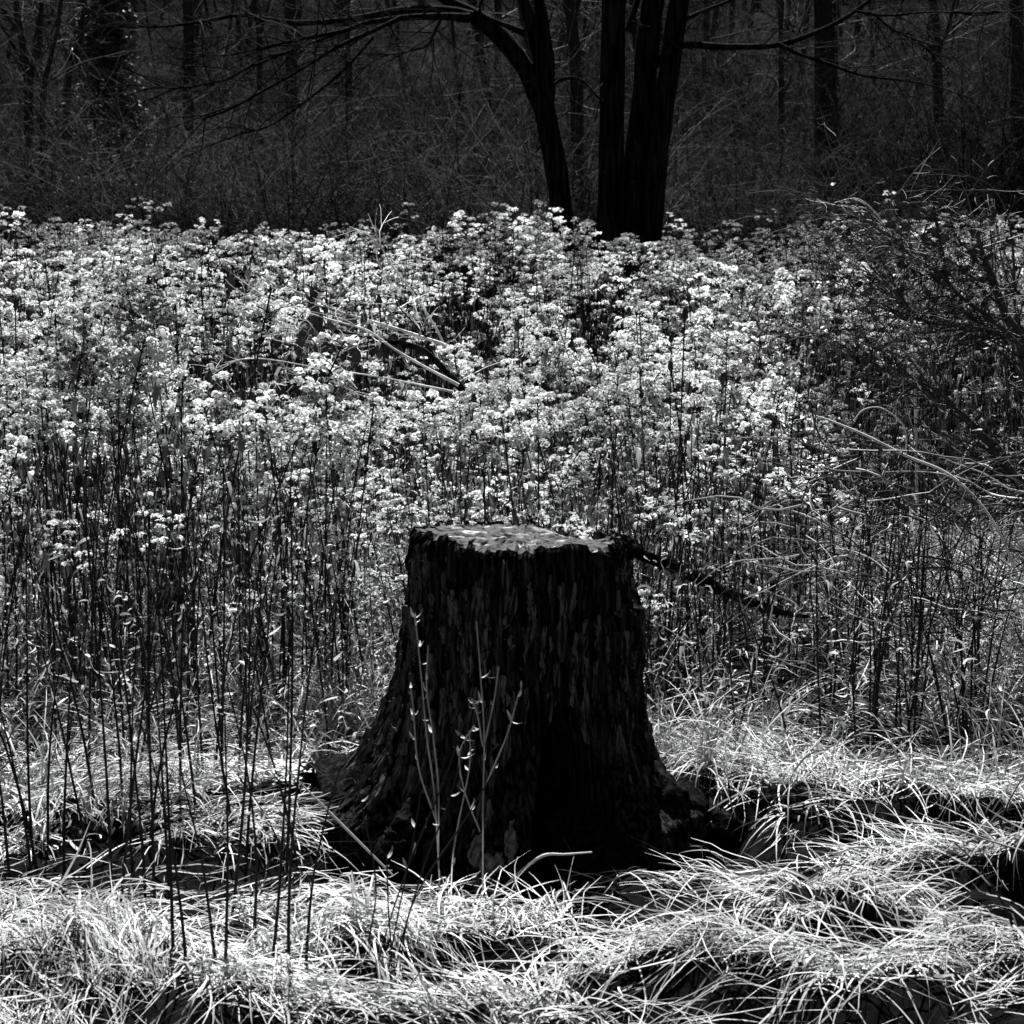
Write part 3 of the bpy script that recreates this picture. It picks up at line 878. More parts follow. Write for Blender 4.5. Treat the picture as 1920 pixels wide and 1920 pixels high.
def weed_parts(seed, lod):
    """dry weed 1 m tall. returns (stem arrays, head arrays); materials: stem 0, dry leaf 1, fluff 2"""
    g = np.random.default_rng(seed)
    st, hd = MB(), MB()
    S = {0: 10, 1: 6, 2: 4}[lod]
    P, Rr = twig_batch(np.zeros((1, 3)), np.array([[g.normal() * 0.08, g.normal() * 0.08, 1.0]]), np.array([1.0]), np.array([0.0042]), S, 0.12, -0.2, seed)
    Rr = np.maximum(Rr, 0.0022 if lod < 2 else 0.004)
    V, Q = tubes(P, Rr, 4 if lod == 0 else 3)
    st.add(V, Q, m=0)
    top = P[0, -1]
    # hanging curled leaves up the stem
    nl = {0: 16, 1: 7, 2: 3}[lod]
    for i in range(nl):
        h = g.uniform(0.12, 0.92)
        base = P[0, 0] + (top - P[0, 0]) * h
        az = g.uniform(0, 2 * math.pi)
        L = g.uniform(0.03, 0.075)
        w = g.uniform(0.004, 0.010) if lod == 0 else 0.010
        d = np.array([math.cos(az), math.sin(az), 0])
        pd = np.array([-d[1], d[0], 0])
        pp = [base, base + d * L * 0.5 + [0, 0, L * 0.15], base + d * L * 0.75 + [0, 0, -L * 0.35], base + d * L * 0.65 + [0, 0, -L * 0.9]]
        tw = g.normal() * 0.5
        VV = []
        for q_, ww in zip(pp, (0.3, 1, 0.9, 0.1)):
            VV += [q_ + pd * w * ww, q_ - pd * w * ww + np.array([0, 0, tw * w * ww])]
        st.add(VV, [(0, 1, 3, 2), (2, 3, 5, 4), (4, 5, 7, 6)], m=1)
    # plumes
    npl = {0: int(g.integers(8, 13)), 1: int(g.integers(6, 9)), 2: 5}[lod]
    nf = {0: 20, 1: 8, 2: 3}[lod]
    sz = {0: 0.0072, 1: 0.0105, 2: 0.018}[lod]
    h0 = g.uniform(0.84, 0.95, npl)
    h0[:2] = 0.985
    az = g.uniform(0, 2 * math.pi, npl)
    Lp = g.uniform(0.05, 0.115, npl) * (0.8 + 0.3 * (h0 < 0.97))
    B0 = P[0, 0] + (top - P[0, 0]) * h0[:, None]
    D = np.stack([np.cos(az) * 0.75, np.sin(az) * 0.75, np.full(npl, 0.95)], -1)
    PP, RR = twig_batch(B0, D, Lp, np.full(npl, 0.0016), 6, 0.25, 1.5, seed + 3)
    V, Q = tubes(PP, np.maximum(RR, 0.0011), 3)
    if lod < 2: hd.add(V, Q, m=0)
    # each plume carries a few rounded woolly tufts, each a ball of small outward-facing bits
    nt_ = {0: 4, 1: 3, 2: 2}[lod]
    nq = {0: 11, 1: 6, 2: 4}[lod]
    rad_ = {0: 0.0105, 1: 0.0125, 2: 0.019}[lod]
    f = 5 - np.arange(nt_)[None] * 0.95 - g.uniform(0, 0.6, (npl, nt_))
    i0 = f.astype(int).clip(0, 4)
    q_ = np.arange(npl)[:, None]
    fr = (f - i0)[..., None]
    C = (PP[q_, i0] * (1 - fr) + PP[q_, i0 + 1] * fr).reshape(-1, 3) + g.normal(size=(npl * nt_, 3)) * 0.006
    C = np.repeat(C, nq, axis=0)
    dr = g.normal(size=C.shape) + np.array([0, 0, 0.75])
    dr /= np.linalg.norm(dr, axis=1, keepdims=True)
    rr_ = np.repeat(rad_ * g.uniform(0.7, 1.3, npl * nt_), nq)[:, None]
    C = C + dr * rr_ * np.array([1.2, 1.2, 0.8])
    nrm = dr + g.normal(size=C.shape) * 0.35
    nrm /= np.linalg.norm(nrm, axis=1, keepdims=True)
    ta = np.cross(nrm, g.normal(size=C.shape))
    ta /= np.linalg.norm(ta, axis=1, keepdims=True) + 1e-9
    tb = np.cross(nrm, ta)
    sa = (sz * g.uniform(0.6, 1.3, len(C)))[:, None]
    V = np.stack([C - ta * sa, C + tb * sa * 0.7, C + ta * sa, C - tb * sa * 0.7], 1).reshape(-1, 3)
    hd.add(V, np.arange(4 * len(C)).reshape(-1, 4), m=2)
    if lod < 2:                                    # dark leafy bits under the fluff, also painting the shade below it
        nd = npl * (6 if lod == 0 else 3)
        j = g.integers(0, npl, nd)
        i0 = g.integers(0, 5, nd)
        C = PP[j, i0] + g.normal(size=(nd, 3)) * sz * 0.8 - np.array([0, 0, sz * 1.6])
        V, Q = fluff_quads(C, sz * 1.1, g, -0.2)
        hd.add(V, Q, m=0)
    return st, hd


M['leaf_weed'] = mat('withered_weed_leaf', 0.01, 0.40, 0.8, 0, transl=0.2, spec=0.1)
M['fluff_dull'] = mat('dull_grey_fluff', 0.10, 0.42, 0.9, 0, transl=0.4, spec=0.1)  # greyer copy of the fluff, commoner with distance
WM = [M['stem'], M['leaf_weed'], M['fluff'], M['fluff_dull']]
NV = 18


def density(x, y):
    """1 = full stand of weeds"""
    d = 0.50 + 1.6 * (fbm(x * 0.55 + 3, y * 0.33, 71, 2) - 0.42) + 1.3 * (vn(x * 2.4, y * 1.5, 75) - 0.5)
    d = d - 0.42 * np.clip((8.4 - y) / 1.6, 0, 1) - 0.45 * np.clip((x / y - 0.12) / 0.04, 0, 1) * np.clip((14 - y) / 4, 0, 1)
    d = d - 0.35 * np.clip((y - 24) / 4, 0, 1) * np.clip((x / y - 0.03) / 0.05, 0, 1)
    c = at(500, 640, 10.5)
    d = d - 1.1 * np.exp(-((x + 0.95) / 0.5) ** 2 - ((y - 9.4) / 1.0) ** 2)      # litter clearing round the fallen branch
    d = d - 0.6 * np.exp(-((x - 1.55) / 0.55) ** 2 - ((y - 7.0) / 0.9) ** 2)      # twig tangle at right
    return np.clip(d, 0.0, 1)


def weed_height(x, y):
    return (1 - 0.08 * np.clip((y - 18) / 12, 0, 1)) * (0.46 + 0.45 * fbm(x * 0.45 + 11, y * 0.3 + 4, 81, 2) + 0.56 * vn(x * 2.0, y * 1.1, 75) * (1 - 0.3 * np.clip((y - 18) / 8, 0, 1)))


def cap(x, y, h):
    """the stand is low round the fallen branch"""
    x, y, h = np.asarray(x, float), np.asarray(y, float), np.asarray(h, float)
    inn = (x / y > -0.15) & (x / y < -0.015) & (y < 9.3)
    lim = CAMZ - y * (0.100 + 0.012 * vn(x * 9, y * 9, 5))
    return np.where(inn, np.minimum(h, np.maximum(lim, 0.4)), h)


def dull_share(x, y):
    """share of greyer plants in the stand, rising with distance and to the right"""
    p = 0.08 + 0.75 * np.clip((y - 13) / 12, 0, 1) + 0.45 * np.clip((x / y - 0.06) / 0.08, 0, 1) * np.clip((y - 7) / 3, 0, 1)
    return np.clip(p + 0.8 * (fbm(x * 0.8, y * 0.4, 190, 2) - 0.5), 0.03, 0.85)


def scatter(y0, y1, dens, g, spread=1.15, per=5, rad=0.10):
    """weeds grow in little clumps whose tops make one cap"""
    A = 0.25 * (y1 ** 2 - y0 ** 2) * spread
    n = int(A * dens / per)
    cy = np.sqrt(g.uniform(y0 ** 2, y1 ** 2, n))
    cx = g.uniform(-0.5, 0.5, n) * 0.5 * cy * spread
    ch = g.normal(size=n) * 0.13
    m = 1 + g.poisson(per - 1, n)
    i = np.repeat(np.arange(n), m)
    x, y = cx[i] + g.normal(size=len(i)) * rad, cy[i] + g.normal(size=len(i)) * rad
    k = g.random(len(x)) < density(cx[i], cy[i])
    return x[k], y[k], ch[i][k]


g = np.random.default_rng(2024)
xs, ys, hs_ = scatter(6.1, 13, 38, g, per=4, rad=0.06)
keep = np.hypot(xs - STX, ys - STY) > 0.75
keep &= ~((ys < 6.6) & (np.abs(xs - 0.05) < 0.7)) & ~((xs > 0.6) & (ys < 6.9)) & ~((xs > 1.0) & (ys < 8.0))
xs, ys, hs_ = xs[keep], ys[keep], hs_[keep]
order = np.argsort(ys)
xs, ys, hs_ = xs[order], ys[order], hs_[order]
near = min(300, len(xs))
tmpl0 = [weed_parts(1000 + k, 0) for k in range(NV)]
m_stem = [t[0].mesh('seed_weed', WM) for t in tmpl0]
m_head = [t[1].mesh('seed_head', WM, smooth=False) for t in tmpl0]
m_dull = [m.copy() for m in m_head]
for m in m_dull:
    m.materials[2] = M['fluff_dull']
for i in range(near):
    k = int(g.integers(0, NV))
    x, y = float(xs[i]), float(ys[i])
    o = link('seed_weed', m_stem[k])
    s = float(cap(x, y, weed_height(x, y) * g.uniform(0.9, 1.1) + hs_[i]))
    o.location = (x, y, float(H(x, y)) - 0.01)
    o.rotation_euler = (g.normal() * 0.06, g.normal() * 0.06, g.uniform(0, 6.28))
    o.scale = (s * 1.1, s * 1.1, s)
    where = 'to the left of the dark stump' if x < -0.45 else ('just behind the dark stump' if x < 0.55 else 'to the right of the dark stump')
    tag(o, 'tall dry weed with fluffy white seed head ' + where, 'weed', 'seed headed weeds ' + where)
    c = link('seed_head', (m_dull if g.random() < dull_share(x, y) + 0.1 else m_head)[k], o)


def replicate(mb, tmpl, xs, ys, g, hs, fat=1.0):
    ks = g.integers(0, len(tmpl), len(xs))
    zs = H(xs, ys) - 0.01
    dl = g.random(len(xs)) < dull_share(xs, ys)
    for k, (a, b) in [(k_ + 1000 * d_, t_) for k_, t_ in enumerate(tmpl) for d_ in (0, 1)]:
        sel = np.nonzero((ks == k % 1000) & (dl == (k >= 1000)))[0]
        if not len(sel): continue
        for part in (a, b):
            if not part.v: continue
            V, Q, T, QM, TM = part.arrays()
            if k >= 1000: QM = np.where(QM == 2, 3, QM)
            an = g.uniform(0, 6.28, len(sel))
            ca, sa = np.cos(an), np.sin(an)
            s = hs[sel]
            lx, ly = g.normal(size=len(sel)) * 0.07, g.normal(size=len(sel)) * 0.07
            x = (V[None, :, 0] * ca[:, None] - V[None, :, 1] * sa[:, None]) * s[:, None] * fat + V[None, :, 2] * lx[:, None] + xs[sel][:, None]
            y = (V[None, :, 0] * sa[:, None] + V[None, :, 1] * ca[:, None]) * s[:, None] * fat + V[None, :, 2] * ly[:, None] + ys[sel][:, None]
            z = V[None, :, 2] * s[:, None] + zs[sel][:, None]
            W_ = np.stack([x, y, z], -1)
            QQ = (Q[None] + (np.arange(len(sel)) * len(V))[:, None, None]).reshape(-1, 4)
            mb.add(W_, QQ, m=np.tile(QM, len(sel)))


mb = MB()
xr, yr, hr = xs[near:], ys[near:], hs_[near:]
sel = yr < 9.5
replicate(mb, tmpl0[:10], xr[sel], yr[sel], g, cap(xr[sel], yr[sel], weed_height(xr[sel], yr[sel]) * g.uniform(0.92, 1.08, sel.sum()) + hr[sel]), 1.1)
tm1 = [weed_parts(2000 + k, 1) for k in range(16)]
sel = ~sel
replicate(mb, tm1, xr[sel], yr[sel], g, cap(xr[sel], yr[sel], weed_height(xr[sel], yr[sel]) * g.uniform(0.92, 1.08, sel.sum()) + hr[sel]), 1.15)
x2, y2, h2 = scatter(13, 22, 18, g, per=4, rad=0.08)
replicate(mb, tm1, x2, y2, g, weed_height(x2, y2) * g.uniform(0.9, 1.1, len(x2)) + h2, 1.3)
xl = g.uniform(-0.27, 0.15, 420)
yl = g.uniform(6.5, 9.6, 420)
ok_ = (np.hypot(xl * yl - STX, yl - STY) > 0.9)
xl, yl = (xl * yl)[ok_], yl[ok_]
replicate(mb, tm1, xl, yl, g, g.uniform(0.30, 0.75, len(xl)), 1.3)
tm2 = [weed_parts(3000 + k, 2) for k in range(12)]
x3, y3, h3 = scatter(22, 38.5, 9, g, per=4, rad=0.10)
kf = g.random(len(x3)) < np.clip((42 - y3) / 14, 0.15, 1)
x3, y3, h3 = x3[kf], y3[kf], h3[kf]
replicate(mb, tm2, x3, y3, g, weed_height(x3, y3) * g.uniform(0.8, 1.15, len(x3)) + h3 * 1.3, 1.6)
n = 5200                                        # bare stems standing among the seed heads
yy = np.sqrt(g.uniform(8.5 ** 2, 38 ** 2, n))
xx = g.uniform(-0.28, 0.28, n) * yy
hh_ = (weed_height(xx, yy) + 0.05) * g.uniform(0.8, 1.25, n)
hh_ = cap(xx, yy, hh_)
PS, RS = twig_batch(np.stack([xx, yy, H(xx, yy)], -1), np.stack([g.normal(size=n) * 0.07, g.normal(size=n) * 0.07, np.full(n, 1.0)], -1), hh_, 0.003 + 0.00018 * yy, 6, 0.2, 0, 44)
V, Q = tubes(PS, np.maximum(RS, 0.0025), 3)
mb.add(V, Q, m=0)
tag(mb.build('weed_meadow', WM, smooth=False), 'meadow of countless pale seed headed weeds reaching back to the wood', 'weeds', kind='stuff')
print('weeds', near, len(xr), len(x2), len(x3), mb.n)

# ------------------------------------------------------------------ bare dark stalks
stalk_meshes = []
for k in range(12):
    g2 = np.random.default_rng(500 + k)
    P, Rr = twig_batch(np.zeros((1, 3)), np.array([[g2.normal() * 0.05, g2.normal() * 0.05, 1.0]]), np.array([1.0]), np.array([0.0046]), 12, 0.20, -0.12, 900 + k)
    mb = MB()
    V, Q = tubes(P, np.maximum(Rr, 0.002), 5)
    mb.add(V, Q)
    n = int(g2.integers(4, 10))
    s = g2.integers(4, 11, n)
    az = g2.uniform(0, 6.28, n)
    D = np.stack([np.cos(az) * 0.5, np.sin(az) * 0.5, np.full(n, 0.9)], -1)
    P2, R2 = twig_batch(P[0, s], D, g2.uniform(0.03, 0.14, n), np.full(n, 0.0018), 5, 0.3, 0.2, 700 + k)
    V, Q = tubes(P2, np.maximum(R2, 0.001), 3)
    mb.add(V, Q)
    nn = 9                                      # swollen nodes
    hN = g2.uniform(0.1, 0.95, nn)
    C = np.array([P[0, int(h * 11)] for h in hN])
    V, Q = fluff_quads(C, 0.006, g2, 0.1)
    mb.add(V, Q)
    stalk_meshes.append(mb.mesh('bare_stalk', M['stem'], smooth=True))


def stalk(x, y, s, tilt=(0, 0), label=None, group=None, k=None):
    o = link('bare_stalk', stalk_meshes[int(g.integers(0, 12)) if k is None else k])
    o.location = (x, y, float(H(x, y)) - 0.01)
    o.rotation_euler = (tilt[0], tilt[1], g.uniform(0, 6.28) if k is None else 0)
    o.scale = (1.0, 1.0, s)
    tag(o, label, 'stalk', group)
    return o


g = np.random.default_rng(99)
for i in range(125):
    y = 4.5 + 3.3 * g.random() ** 0.75
    x = g.uniform(-0.30, -0.085) * y * 0.93
    if math.hypot(x - STX, y - STY) < 0.72: continue
    stalk(x, y, g.uniform(0.6, 1.05), (g.normal() * 0.05, g.normal() * 0.055), 'bare black weed stalk standing in the grass left of the stump', 'bare stalks left of the stump')
for i in range(125):
    y = g.uniform(6.0, 8.2)
    x = g.uniform(0.06, 0.24) * y
    stalk(x, y, g.uniform(0.5, 1.0), (g.normal() * 0.05, g.normal() * 0.055), 'bare black weed stalk standing in the grass right of the stump', 'bare stalks right of the stump')
for i in range(40):
    y = g.uniform(6.3, 7.6)
    x = g.uniform(-0.06, 0.06) * y
    stalk(x, y, g.uniform(0.6, 0.95), (g.normal() * 0.05, g.normal() * 0.055), 'bare black weed stalk rising directly behind the stump top', 'bare stalks behind the stump')
for px, py, s, tl in ((120, 1640, 0.75, -0.05), (60, 1660, 0.7, 0.06), (325, 1890, 0.85, 0.0), (350, 1900, 0.6, 0.1), (410, 1870, 0.55, 0.0), (425, 1880, 0.62, -0.02), (505, 1900, 0.75, -0.08), (545, 1905, 0.85, 0.0),
                      (575, 1880, 0.55, -0.12), (320, 1700, 0.7, -0.05), (250, 1640, 0.7, 0.0), (170, 1620, 0.7, 0.04), (1870, 1600, 0.3, 0.12), (1905, 1860, 0.25, -0.1), (1725, 1770, 0.12, 0.05)):
    p = hit(px, py, 0)
    so = stalk(float(p[0]), float(p[1]), s, (0.0, tl), 'thin black stalk standing in the bleached straw of the foreground', 'stalks in the foreground straw')
    so.scale = (1.0, 1.0, s)
    so.rotation_euler = (g.normal() * 0.02, tl * 0.6, g.uniform(0, 6.28))

# dark oval seed heads on straight stalks among the white ones
mb = MB()
g2 = np.random.default_rng(3)
P, Rr = twig_batch(np.zeros((1, 3)), np.array([[0.02, 0.0, 1.0]]), np.array([1.0]), np.array([0.005]), 8, 0.08, 0, 9)
V, Q = tubes(P, np.maximum(Rr, 0.003), 4)
mb.add(V, Q)
tipc = P[0, -1]
cone_stem = mb.mesh('cone_weed', M['stem'])
mb = MB()
zz = np.linspace(-1, 1, 7)
Pc = np.stack([0 * zz + tipc[0], 0 * zz + tipc[1], tipc[2] + zz * 0.020], -1)[None]
V, Q = tubes(Pc, (0.010 * np.sqrt(np.clip(1.02 - zz ** 2, 0.02, 1)))[None], 8)
V = V + g2.normal(size=V.shape) * 0.002
mb.add(V, Q)
cone_head = mb.mesh('seed_cone', M['leaf_dark'])
g = np.random.default_rng(123)
for i in range(60):
    y = g.uniform(7.2, 11.5)
    x = g.uniform(-0.25, 0.2) * y
    if density(np.array(x), np.array(y)) < 0.3: continue
    o = link('cone_weed', cone_stem)
    s = float(weed_height(x, y)) * g.uniform(0.95, 1.2)
    o.location = (x, y, float(H(x, y)))
    o.scale = (1, 1, s)
    o.rotation_euler = (g.normal() * 0.06, g.normal() * 0.06, g.uniform(0, 6))
    tag(o, 'straight weed stalk topped by a dark oval seed cone among white seed heads', 'weed', 'dark coned weeds in the meadow')
    link('seed_cone', cone_head, o)

# ------------------------------------------------------------------ leaves (shared meshes)
def leaf_mesh(name, L, w, curl, seed, m):
    g = np.random.default_rng(seed)
    nv, nu = 7, 5
    u, v = np.meshgrid(np.linspace(-1, 1, nu), np.linspace(0, 1, nv))
    wid = w * np.sin(np.pi * (0.04 + 0.93 * v) ** 0.8) ** 0.8
    x = u * wid
    z = -v * L * (1 - 0.2 * curl * v)
    y = curl * L * 0.5 * v ** 2 + 0.35 * np.abs(u) * wid + 0.1 * w * np.sin(v * 9 + u * 2)
    mb = MB()
    ii = np.arange(nu * nv).reshape(nv, nu)
    mb.add(np.stack([x, y, z], -1), np.stack([ii[:-1, :-1], ii[:-1, 1:], ii[1:, 1:], ii[1:, :-1]], -1).reshape(-1, 4))
    return mb.mesh(name, m)


leaf_black = [leaf_mesh('leaf', 0.075, 0.02, 0.3 + 0.3 * k, k, M['leaf_dark']) for k in range(3)]
leaf_white = [leaf_mesh('leaf', 0.026, 0.0032, 0.9 + 0.3 * k, k + 5, M['straw']) for k in range(3)]
M['leaf_fallen'] = mat('grey_fallen_leaf', 0.07, 0.07, 0.5, 0.4, 30)
leaf_grey = [leaf_mesh('leaf', 0.09, 0.032, 0.2 + 0.2 * k, k + 9, M['leaf_fallen']) for k in range(3)]

# ------------------------------------------------------------------ fallen branch among the weeds
YB = 8.7
pb = at(860, 725, YB)
fb = empty('fallen_branch', (pb[0], pb[1], float(H(pb[0], pb[1]))))
tag(fb, 'fallen dead branch fanning up to the left through the white seed heads, dark leaves hanging', 'branch')
M['dead'] = mat('sunlit_dead_branch', 0.6, 0.7, 0.6, 0.5, 14, spec=0.4)  # pale colour paints the sunlit look onto these limbs
def limb_thin(p_, nm, pts, *a_, **k_):
    return limb(p_, nm, [(q[0], q[1], q[2] * 0.72) for q in pts], *a_, **k_)


fbl = [
    limb_thin(fb, 'limb', [(900, 770, 22), (862, 725, 20), (830, 690, 18), (790, 655, 16), (730, 640, 12), (640, 622, 7), (560, 600, 5)], YB, M['bark_black'], k=8, seed=51),
    limb_thin(fb, 'limb', [(850, 690, 13), (836, 650, 9), (800, 635, 8), (740, 615, 7), (690, 600, 6), (640, 585, 5), (590, 560, 4), (540, 540, 2)], YB + 0.1, M['dead'], k=8, seed=52),
    limb_thin(fb, 'limb', [(838, 660, 8), (820, 620, 6), (795, 580, 6), (760, 530, 5), (730, 490, 4), (712, 455, 3), (690, 400, 2)], YB + 0.3, M['dead'], k=8, seed=53),
    limb_thin(fb, 'limb', [(860, 722, 10), (800, 690, 7), (740, 655, 6), (690, 620, 5), (640, 605, 4), (590, 590, 3), (520, 570, 3), (440, 517, 2)], YB - 0.2, M['dead'], k=8, seed=54),
    limb_thin(fb, 'limb', [(720, 470, 3), (690, 440, 3), (655, 425, 2)], YB + 0.3, M['dead'], k=6, n=12, seed=55),
    limb_thin(fb, 'limb', [(850, 735, 8), (780, 720, 5), (700, 705, 4), (600, 690, 3), (470, 672, 3), (380, 700, 2)], YB - 0.3, M['dead'], k=6, seed=56),
    limb_thin(fb, 'limb', [(840, 745, 6), (760, 760, 5), (690, 735, 4), (600, 720, 3), (480, 728, 3), (400, 750, 2)], YB - 0.4, M['bark_black'], k=6, seed=57),
    limb_thin(fb, 'limb', [(800, 632, 5), (770, 600, 4), (745, 570, 3), (740, 545, 2)], YB + 0.1, M['bark_black'], k=6, seed=58),
    limb_thin(fb, 'limb', [(760, 640, 5), (700, 640, 4), (640, 650, 3), (560, 625, 2)], YB - 0.1, M['bark_black'], k=6, seed=59),
]
twigs_on(fb, M['dead'], fbl, 70, 0.26, 0.0028, 61, bias=(-0.3, 0, 0.0), droop=0.0, sub=1)
g = np.random.default_rng(42)
for i in range(58):
    src = fbl[int(g.choice([1, 3, 5, 6, 0, 8]))][0]
    p = src[int(g.integers(len(src) * 0.62, len(src)))]
    o = link('leaf', leaf_black[i % 3], fb)
    o.location = tuple(p - np.array(fb.location) + g.normal(size=3) * [0.04, 0.04, 0.015])
    o.rotation_euler = (g.normal() * 0.3, g.normal() * 0.3, g.uniform(0, 6.28))
    s = g.uniform(0.7, 1.25)
    o.scale = (s, s, s)

# ------------------------------------------------------------------ leafy shrub at the right edge
YR = 7.4
pr_ = at(1960, 1180, YR)
rs = empty('leafless_shrub', (pr_[0], pr_[1], float(H(pr_[0], pr_[1]))))
tag(rs, 'tangled dark shrub at the right edge with curled dark leaves and arching twigs', 'shrub')
rl_ = [
    limb(rs, 'limb', [(1975, 1240, 30), (1950, 900, 26), (1918, 660, 22), (1885, 590, 17), (1860, 520, 13), (1840, 470, 10), (1832, 430, 7)], YR, M['shrub'], k=8, seed=71),
    limb(rs, 'limb', [(1915, 650, 9), (1860, 600, 8), (1800, 555, 7), (1760, 510, 6), (1720, 490, 4), (1690, 460, 3)], YR - 0.1, M['shrub'], k=8, seed=72),
    limb(rs, 'limb', [(1900, 640, 6), (1860, 620, 5), (1800, 612, 5), (1740, 605, 4), (1700, 580, 3), (1690, 560, 2)], YR - 0.2, M['shrub'], k=6, seed=73),
    limb(rs, 'limb', [(1960, 960, 12), (1880, 860, 8), (1810, 780, 7), (1740, 740, 5), (1650, 690, 4), (1545, 628, 3)], YR - 0.3, M['shrub'], k=6, seed=74),
    limb(rs, 'limb', [(1985, 1000, 12), (1930, 760, 9), (1905, 600, 6), (1900, 480, 5), (1890, 400, 3)], YR + 0.2, M['shrub'], k=6, seed=75),
    limb(rs, 'limb', [(1970, 1000, 9), (1900, 890, 7), (1830, 810, 6), (1760, 735, 5), (1720, 715, 3)], YR - 0.4, M['shrub'], k=6, seed=76),
    limb(rs, 'limb', [(1860, 560, 5), (1800, 500, 4), (1740, 480, 3), (1650, 430, 3), (1590, 400, 2)], YR + 0.1, M['shrub'], k=6, seed=77),
]
twigs_on(rs, M['shrub'], rl_, 230, 0.42, 0.0042, 81, bias=(-0.45, 0, 0.05), droop=0.1, sub=2, curl=0.6)
for i in range(130):
    src = rl_[int(g.choice([0, 1, 2, 4, 6, 0, 1]))][0]
    p = src[int(g.integers(len(src) * 0.5, len(src)))]
    o = link('leaf', leaf_black[i % 3], rs)
    o.location = tuple(p - np.array(rs.location) + g.normal(size=3) * [0.10, 0.12, 0.08])
    o.rotation_euler = (g.normal() * 0.9, g.normal() * 0.9, g.uniform(0, 6.28))
    s = g.uniform(0.35, 0.8)
    o.scale = (s, s, s)

# long pale dead twig arching out of the shrub
pt = at(1900, 960, 6.3)
pd_ = empty('dead_twig', (pt[0], pt[1], float(H(pt[0], pt[1]))))
tag(pd_, 'long pale dead twig sloping down to the right from the last white seed heads', 'twig')
M['paleb'] = mat('pale_dead_bark', 0.55, 0.65, 0.6, 0.3, 20)
a1 = limb(pd_, 'stem', [(1530, 780, 3), (1560, 790, 4), (1620, 815, 4.5), (1700, 855, 5), (1780, 890, 5), (1850, 960, 5), (1900, 1060, 5), (1930, 1180, 5)], 6.3, M['paleb'], k=8, seed=83)
a2 = limb(pd_, 'side_twig', [(1700, 855, 3), (1695, 800, 2.5), (1655, 766, 2.5), (1620, 768, 2), (1600, 790, 1.5)], 6.3, M['paleb'], k=6, seed=84)
# twig tangle at right: fallen stems criss-crossing (nobody could count them)
g = np.random.default_rng(314)
n = 850
pxs, pys = g.uniform(1480, 2040, n), g.uniform(820, 1420, n)
yy = g.uniform(6.1, 8.6, n)
P0 = np.array([at(a, b, c) for a, b, c in zip(pxs, pys, yy)])
ok = P0[:, 2] > 0.0
P0 = P0[ok]
n = len(P0)
D = np.stack([-1 + 0 * P0[:, 0], g.normal(size=n) * 0.6, g.normal(size=n) * 0.6 + 0.35], -1) * g.choice([-1, 1, 1, 1], n)[:, None]
P, Rr = twig_batch(P0, D, g.uniform(0.12, 0.6, n), g.uniform(0.0015, 0.0045, n) ** 1.0, 9, 0.55, 0.4, 15, jit=3.2)
P[..., 2] = np.maximum(P[..., 2], H(P[..., 0], P[..., 1]) + 0.01)
mb = MB()
for part, m_ in ((slice(0, n * 72 // 100), 0), (slice(n * 72 // 100, n), 1)):
    V, Q = tubes(P[part], np.maximum(Rr[part], 0.001), 3)
    mb.add(V, Q, m=m_)
tag(mb.build('twig_tangle', [M['shrub'], M['twig_pale']]), 'tangle of fallen twigs and bent stems at right', 'brush', kind='stuff')

# fallen log behind the stump at right
pl = at(1350, 1110, 6.5)
lg = empty('fallen_log', (pl[0], pl[1], float(H(pl[0], pl[1]))))
tag(lg, 'black fallen log lying in the weeds behind the stump at right', 'log')
limb(lg, 'trunk', [(1120, 1005, 24), (1230, 1050, 24), (1300, 1080, 22), (1350, 1105, 20), (1420, 1135, 18), (1490, 1152, 10)], 7.15, B, n=60, k=14, rough=0.25, seed=91)
limb(lg, 'limb', [(1400, 1125, 10), (1480, 1152, 8), (1600, 1160, 6), (1800, 1150, 4)], 7.4, B, n=30, k=8, seed=92)

# tall arching grass with a feathery top at right
pg = at(1720, 900, 7.9)
pgz = float(H(pg[0], pg[1]))
ag = empty('plume_grass', (pg[0], pg[1], pgz))
tag(ag, 'tall arching grass stem with feathery drooping tip against the dark wood', 'grass')
g1 = limb(ag, 'stem', [(1720, 950, 5), (1715, 700, 5), (1705, 540, 4), (1680, 460, 4), (1650, 410, 3), (1625, 385, 2), (1600, 374, 2), (1572, 378, 1.5)], 7.9, M['paleb'], k=5, seed=93)
for j, q in enumerate(([(1665, 432, 2), (1630, 400, 2), (1600, 398, 1.6), (1580, 412, 1.4)], [(1660, 425, 2), (1625, 412, 2), (1600, 420, 1.5), (1575, 440, 1.3)], [(1650, 408, 2), (1622, 380, 2), (1600, 372, 1.6), (1565, 380, 1.3)], [(1690, 480, 2), (1640, 430, 2), (1600, 415, 1.6), (1570, 412, 1.3)], [(1700, 500, 2), (1650, 450, 2), (1610, 440, 1.6), (1590, 445, 1.3)])):
    limb(ag, 'spikelet', q, 7.9, M['straw'], n=14, k=4, seed=94 + j)

# ------------------------------------------------------------------ budding saplings in front of the stump
def sapling(label, stems, Y, nleaf, seed, m):
    p = at(stems[0][0][0], stems[0][0][1], Y)
    o = empty('budding_sapling', (p[0], p[1], float(H(p[0], p[1]))))
    tag(o, label, 'sapling')
    g = np.random.default_rng(seed)
    src = []
    for s in stems:
        s = [(q[0], q[1], q[2] * 0.5) + tuple(q[3:]) for q in s]
        src.append(limb(o, 'stem', s, Y, m, n=30, k=6, seed=seed, rough=0.2))
    for i in range(nleaf):
        q = src[int(g.integers(0, len(src)))][0]
        p = q[int(g.integers(len(q) * 0.25, len(q)))]
        l = link('leaf', leaf_white[i % 3], o)
        l.location = tuple(p - np.array(o.location))
        l.rotation_euler = (g.uniform(0.6, 2.4), g.normal() * 0.3, g.uniform(0, 6.28))
        s = g.uniform(0.6, 1.3)
        l.scale = (s, s, s)


